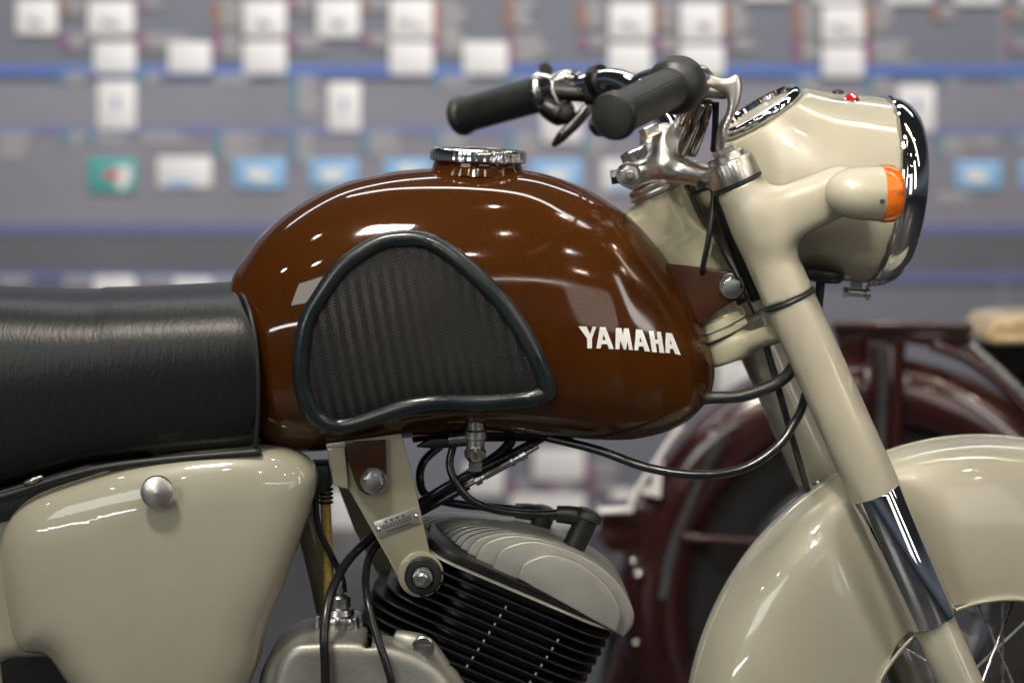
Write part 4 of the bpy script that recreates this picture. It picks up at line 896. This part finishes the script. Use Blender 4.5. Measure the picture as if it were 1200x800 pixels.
# --- front wheel and fender ------------------------------------------
wf, wa = rplane(1150, 868, 0.0)
WC = K3(wf, 0, wa)
wF = F; wU = Vector((0, 0, 1)); wN = S.copy(); wX = (UX - wN * UX.dot(wN)).normalized()
wU = wX.cross(wN)
if wU.z < 0: wU = -wU
def WP(r, th, y): return WC + (wX * math.cos(th) + wU * math.sin(th)) * r + wN * y
def fender():
    m = MB(); n_t, vv, ff = 150, [], []
    half = [(.0, .3570), (.012, .3568), (.026, .3555), (.038, .3525), (.050, .3470), (.060, .3390), (.0675, .3280), (.0730, .3140), (.0765, .298), (.0785, .280), (.0795, .262), (.080, .245), (.0800, .228), (.0795, .212), (.0785, .198), (.0775, .188), (.0768, .182), (.0775, .1785), (.0790, .1775)]
    sec = [(-y, r) for y, r in half[::-1]] + half[1:]
    m_ = len(sec); ths = np.linspace(R(-12), R(208), n_t)
    fk_near = K3(OF, -HS, 0); fk_far = K3(OF, HS, 0)
    for th in ths:
        for (y, r) in sec:
            rr = r
            if r < .30:   # the skirt is cut higher at both ends of the fender
                u = max(0, (abs(math.degrees(th) - 98) - 52) / 58); rr = r + (.30 - r) * min(1, u) ** 1.3 * .9
            p = WP(rr, th, y)
            if abs(y) > .03:     # pressed recess that clears the fork leg
                fp = fk_near if y < 0 else fk_far; d = (p - fp); h = d.dot(AX); q = d - AX * h; q -= wN * q.dot(wN); dist = q.length
                w = 1 / (1 + math.exp((dist - .052) / .0065)); lim = .058
                if abs(y) > lim: p = WP(rr, th, math.copysign(abs(y) * (1 - w) + lim * w, y))
            vv.append(p)
    for i in range(n_t - 1):
        for k in range(m_ - 1): ff.append((i * m_ + k, i * m_ + k + 1, (i + 1) * m_ + k + 1, (i + 1) * m_ + k))
    m.add(vv, ff); return m
fen = obj('front_fender', fender(), CREAM, bike, 180)
sm = fen.modifiers.new('thickness', 'SOLIDIFY'); sm.thickness = .0016; sm.offset = -1
one('crown_bead', CREAM, fen, lambda m: m.tube([WP(.3572, t, 0) for t in np.linspace(R(-12), R(208), 110)], .0022, 8), 180)
one('skirt_bead', CREAM, fen, lambda m: m.tube([WP(.1775 + (.30 - .1775) * min(1, max(0, (abs(math.degrees(t) - 98) - 52) / 58)) ** 1.3 * .9, t, -.0785) for t in np.linspace(R(-12), R(208), 110)], .0024, 8), 180)
wh = empty('front_wheel', WC, bike)
def ring(prof, seg, name, mt, parent, C, X, U, Nn, ang=40):
    m = MB(); vv = []; n = len(prof)
    for i in range(seg):
        a = 2 * math.pi * i / seg
        for r, y in prof: vv.append(C + (X * math.cos(a) + U * math.sin(a)) * r + Nn * y)
    ff = []
    for i in range(seg):
        for k in range(n): ff.append((i * n + k, i * n + (k + 1) % n, ((i + 1) % seg) * n + (k + 1) % n, ((i + 1) % seg) * n + k))
    m.add(vv, ff); return obj(name, m, mt, parent, ang)
def tyre_prof(ro, ri, w): return [(ri, -w * .62), (ri + (ro - ri) * .35, -w), (ri + (ro - ri) * .7, -w * .95), (ro - .008, -w * .7), (ro, -w * .3), (ro, w * .3), (ro - .008, w * .7), (ri + (ro - ri) * .7, w * .95), (ri + (ro - ri) * .35, w), (ri, w * .62)]
rimp = [(.212, -.030), (.205, -.032), (.196, -.026), (.190, -.010), (.188, 0), (.190, .010), (.196, .026), (.205, .032), (.212, .030), (.208, .020), (.198, 0), (.208, -.020)]
def wheel(parent, C, X, U, Nn, ro, ri_, w, hub_r, nsp, hub_mat, sp_mat, rim_mat=CHROME):
    k = ri_ / .205
    ring(tyre_prof(ro, ri_, w), 96, 'tyre', TYRE, parent, C, X, U, Nn)
    ring([(r * k, y) for r, y in rimp], 96, 'rim', rim_mat, parent, C, X, U, Nn)
    one('hub', hub_mat, parent, lambda m: m.lathe([(.012, -.07), (.02, -.068), (hub_r * .55, -.060), (hub_r, -.048), (hub_r * 1.03, -.042), (hub_r, -.036), (hub_r * .9, 0), (hub_r, .036), (hub_r * 1.03, .042), (hub_r, .048), (hub_r * .55, .060), (.02, .068), (.012, .07)], C, Nn, 48))
    dm = None
    for i in range(nsp):
        a = 2 * math.pi * (i + .5 * (i % 2)) / nsp; sd = -1 if i % 2 else 1; lean = R(38) if (i // 2) % 2 else R(-38)
        p0 = C + (X * math.cos(a + lean) + U * math.sin(a + lean)) * hub_r * .98 + Nn * sd * .040
        p1 = C + (X * math.cos(a) + U * math.sin(a)) * .190 * k + Nn * sd * .006
        m = MB(); m.tube([p0, p1 + (p0 - p1).normalized() * .016], .0016, 6); m.tube([p1 + (p0 - p1).normalized() * .018, p1], .0030, 6)
        obj('spoke', m, sp_mat, parent)
wheel(wh, WC, wX, wU, wN, .315, .205, .045, .062, 36, CAST, ZINC)
0 and one('fork_stay', CREAM_FRAME, bike, lambda m: m.tube([K3(OF - .02, -HS + .03, a_c0 + .01), WP(.33, R(128), -.066)], .006, 10))
# the far part of the motorcycle outside the picture: rear wheel, swing arm and stand that carry it
rw = empty('rear_wheel', (-.64, 0, .315), bike)
wheel(rw, Vector((-.64, 0, .315)), UX, UZ, Vector((0, 1, 0)), .315, .205, .048, .07, 36, CAST, ZINC)
for s in (-.09, .09): one('swing_arm', CREAM_FRAME, bike, lambda m: m.tube([(-.64, s, .315), (-.20, s * .9, .33)], .018, 14))
for s in (-.10, .10): one('centre_stand', BLACK_FIN, bike, lambda m: m.tube([(-.20, s * .6, .30), (-.16, s, .14), (-.14, s * 1.5, .011)], .011, 12))
one('frame_cradle', CREAM_FRAME, bike, lambda m: m.tube([P(430, 1020, .03), P(330, 1000, .02), (-.2, 0, .33), (-.25, 0, .60), P(300, 560, .02)], .014, 14, smooth=5), 180)

# ------------------------------------------------------------------ blurred neighbours behind
YM = 1.1
mb_ = empty('motorcycle', (P(1010, 690, YM).x, YM, 0), None, 'dark maroon vintage motorcycle standing out of focus behind the cream fork', 'motorcycle')
MC = P(1010, 700, YM); ks = (D + YM) / D
Nn = Vector((0, 1, 0)); mw = empty('front_wheel', MC, mb_)
r_t = .245 * ks
wheel(mw, MC, UX, UZ, Nn, r_t, .150 * ks, .055, .07, 32, CHROME_WORN, ZINC)
for i in range(54):       # tread blocks
    a = 2 * math.pi * i / 54; X_ = UX * math.cos(a) + UZ * math.sin(a); T_ = -UX * math.sin(a) + UZ * math.cos(a)
    for s in (-1, 1):
        one('tread_block', TYRE, mw, lambda m: m.box(MC + X_ * (r_t - .048) + Nn * s * .050 + T_ * (.006 * s), .030, .007, .012, (X_, Nn, T_)))
def arc_sheet(name, C, r, w, a0, a1, skirt, mt, parent):
    m = MB(); sec = [(r - skirt, -w), (r - skirt * .6, -w * 1.02), (r - .025, -w * .96), (r - .008, -w * .7), (r, -w * .3), (r, w * .3), (r - .008, w * .7), (r - .025, w * .96), (r - skirt, w)]
    vv = []; n = len(sec); k = 70
    for i in range(k):
        a = R(a0 + (a1 - a0) * i / (k - 1))
        for rr, y in sec: vv.append(C + (UX * math.cos(a) + UZ * math.sin(a)) * rr + Nn * y)
    m.add(vv, [(i * n + j, i * n + j + 1, (i + 1) * n + j + 1, (i + 1) * n + j) for i in range(k - 1) for j in range(n - 1)])
    o = obj(name, m, mt, parent, 180); q = o.modifiers.new('thickness', 'SOLIDIFY'); q.thickness = .002; return o
arc_sheet('front_fender', MC, .288 * ks, .085, 20, 215, .075 * ks, MAROON, mb_)
def mtube(name, pts, r, mt=MAROON, k=0, flat=1, y=YM, parent=mb_): return one(name, mt, parent, lambda m: m.tube([P(q[0], q[1], y + (q[2] if len(q) > 2 else 0)) for q in pts], r, 14, smooth=k, flat=flat), 60)
mtube('carrier_beam', [(975, 381, -.05), (1138, 384, -.05)], .011)
plate('carrier_panel', [(978, 384), (1138, 386), (1142, 402), (1120, 412), (1060, 402), (1040, 418), (985, 422)], YM - .045, .05, MAROON, mb_, .006)
plate('fork_blade', [(1018, 400), (1056, 404), (1058, 560), (1030, 560), (1022, 470)], YM - .11, .04, MAROON, mb_, .008)
mtube('fork_tube', [(1036, 400, -.12), (1032, 530, -.12), (1012, 700, -.1)], .010, CHROME_WORN)
mtube('fork_tube', [(1052, 400, -.10), (1046, 600, -.1), (1012, 700, -.1)], .014, MAROON)
mtube('fender_stay', [(800, 630, -.09), (900, 636, -.10), (1000, 650, -.1)], .009, MAROON)
mtube('fender_stay', [(700, 600, -.06), (800, 600, -.06)], .005, CHROME_WORN)
plate('tool_box', [(703, 597), (790, 592), (796, 640), (770, 652), (715, 648), (702, 632)], YM - .08, .10, MAROON, mb_, .010)
plate('engine_guard', [(740, 640), (800, 600), (800, 830), (700, 830), (715, 740)], YM + .02, .06, BLACK_FIN, mb_, .010)
plate('side_panel', [(745, 700), (790, 690), (805, 860), (690, 860), (715, 780)], YM - .03, .04, MAROON, mb_, .012)
for (x, y, r) in ((742, 657, .006), (748, 672, .008), (745, 752, .005)):
    one('chrome_fitting', CHROME, mb_, lambda m: m.lathe([(0, -r), (r * .7, -r * .7), (r, 0), (r * .7, r * .7), (0, r)], P(x, y, YM - .09), NY, 16), 180)
mtube('exhaust_pipe', [(776, 700, -.09), (788, 640, -.09), (820, 560, -.09), (850, 510, -.1)], .0085, CHROME_WORN, 5)
mtube('fender_stay', [(1092, 404, -.08), (1140, 424, -.08), (1200, 478, -.08), (1260, 560, -.08)], .010, MAROON, 4)
for s in (-.12, .12): one('stand_leg', BLACK_FIN, mb_, lambda m: m.tube([MC + Vector((0, s, 0)), Vector((MC.x - .03, YM + s, .01))], .012, 10))
# white fluted strip and card tied to the maroon machine
plate('leaflet', [(741, 575), (776, 530), (777, 540), (774, 583)], YM - .10, .003, TILE, mb_, 0, label='cream card with a dark triangular hole')
plate('card_mark', [(757, 567), (763, 555), (763, 568)], YM - .103, .002, BLACK_FIN, mb_, 0)
mtube('pale_strip', [(736, 598, -.10), (748, 572, -.10), (786, 515, -.10), (800, 498, -.1)], .005, TILE)
mtube('pale_strip', [(702, 599, -.10), (742, 597, -.10)], .006, TILE)
# cream neighbour at the right edge
cb = empty('motorcycle', (P(1260, 0, YM + .1).x, YM + .1, 0), None, 'cream motorcycle at the right edge showing only the tail of its cream bodywork', 'motorcycle')
cpl = cc_([(1146, 398), (1150, 374), (1170, 366), (1240, 363), (1330, 362), (1400, 380), (1400, 402), (1200, 400)], YM + .1); cq = np.array(cpl)
CREAM2 = mat('warm_cream_paint', (.60, .44, .22), .35, 0, .8)
sdf('tail_cowl', lambda p: sd_pillow(p, cpl, (0, 0, 0), (1, 0, 0), (0, 0, 1), (0, 1, 0), YM + .02, YM + .2, .012), (cq[:, 0].min() - .02, YM - .01, cq[:, 1].min() - .02), (cq[:, 0].max() + .02, YM + .23, cq[:, 1].max() + .02), .006, CREAM2, cb)
plate('seat_base', [(1150, 402), (1400, 404), (1400, 560), (1240, 560), (1160, 420)], YM + .14, .04, BLACK_FIN, cb, .004)
mtube('frame_strut', [(1128, 398, .05), (1165, 430, .05), (1215, 480, .05), (1262, 540, .05)], .012, ZINC, 4, parent=cb)
rwc = Vector((P(1330, 700, YM + .1).x, YM + .12, .33)); w3 = empty('rear_wheel', rwc, cb)
wheel(w3, rwc, UX, UZ, Nn, .33, .22, .05, .07, 24, CHROME_WORN, ZINC)
print('near fork cap at', [round(v, 3) for v in K3(OF, -HS, a_cap_bot)], 'wheel', [round(v, 3) for v in WC])
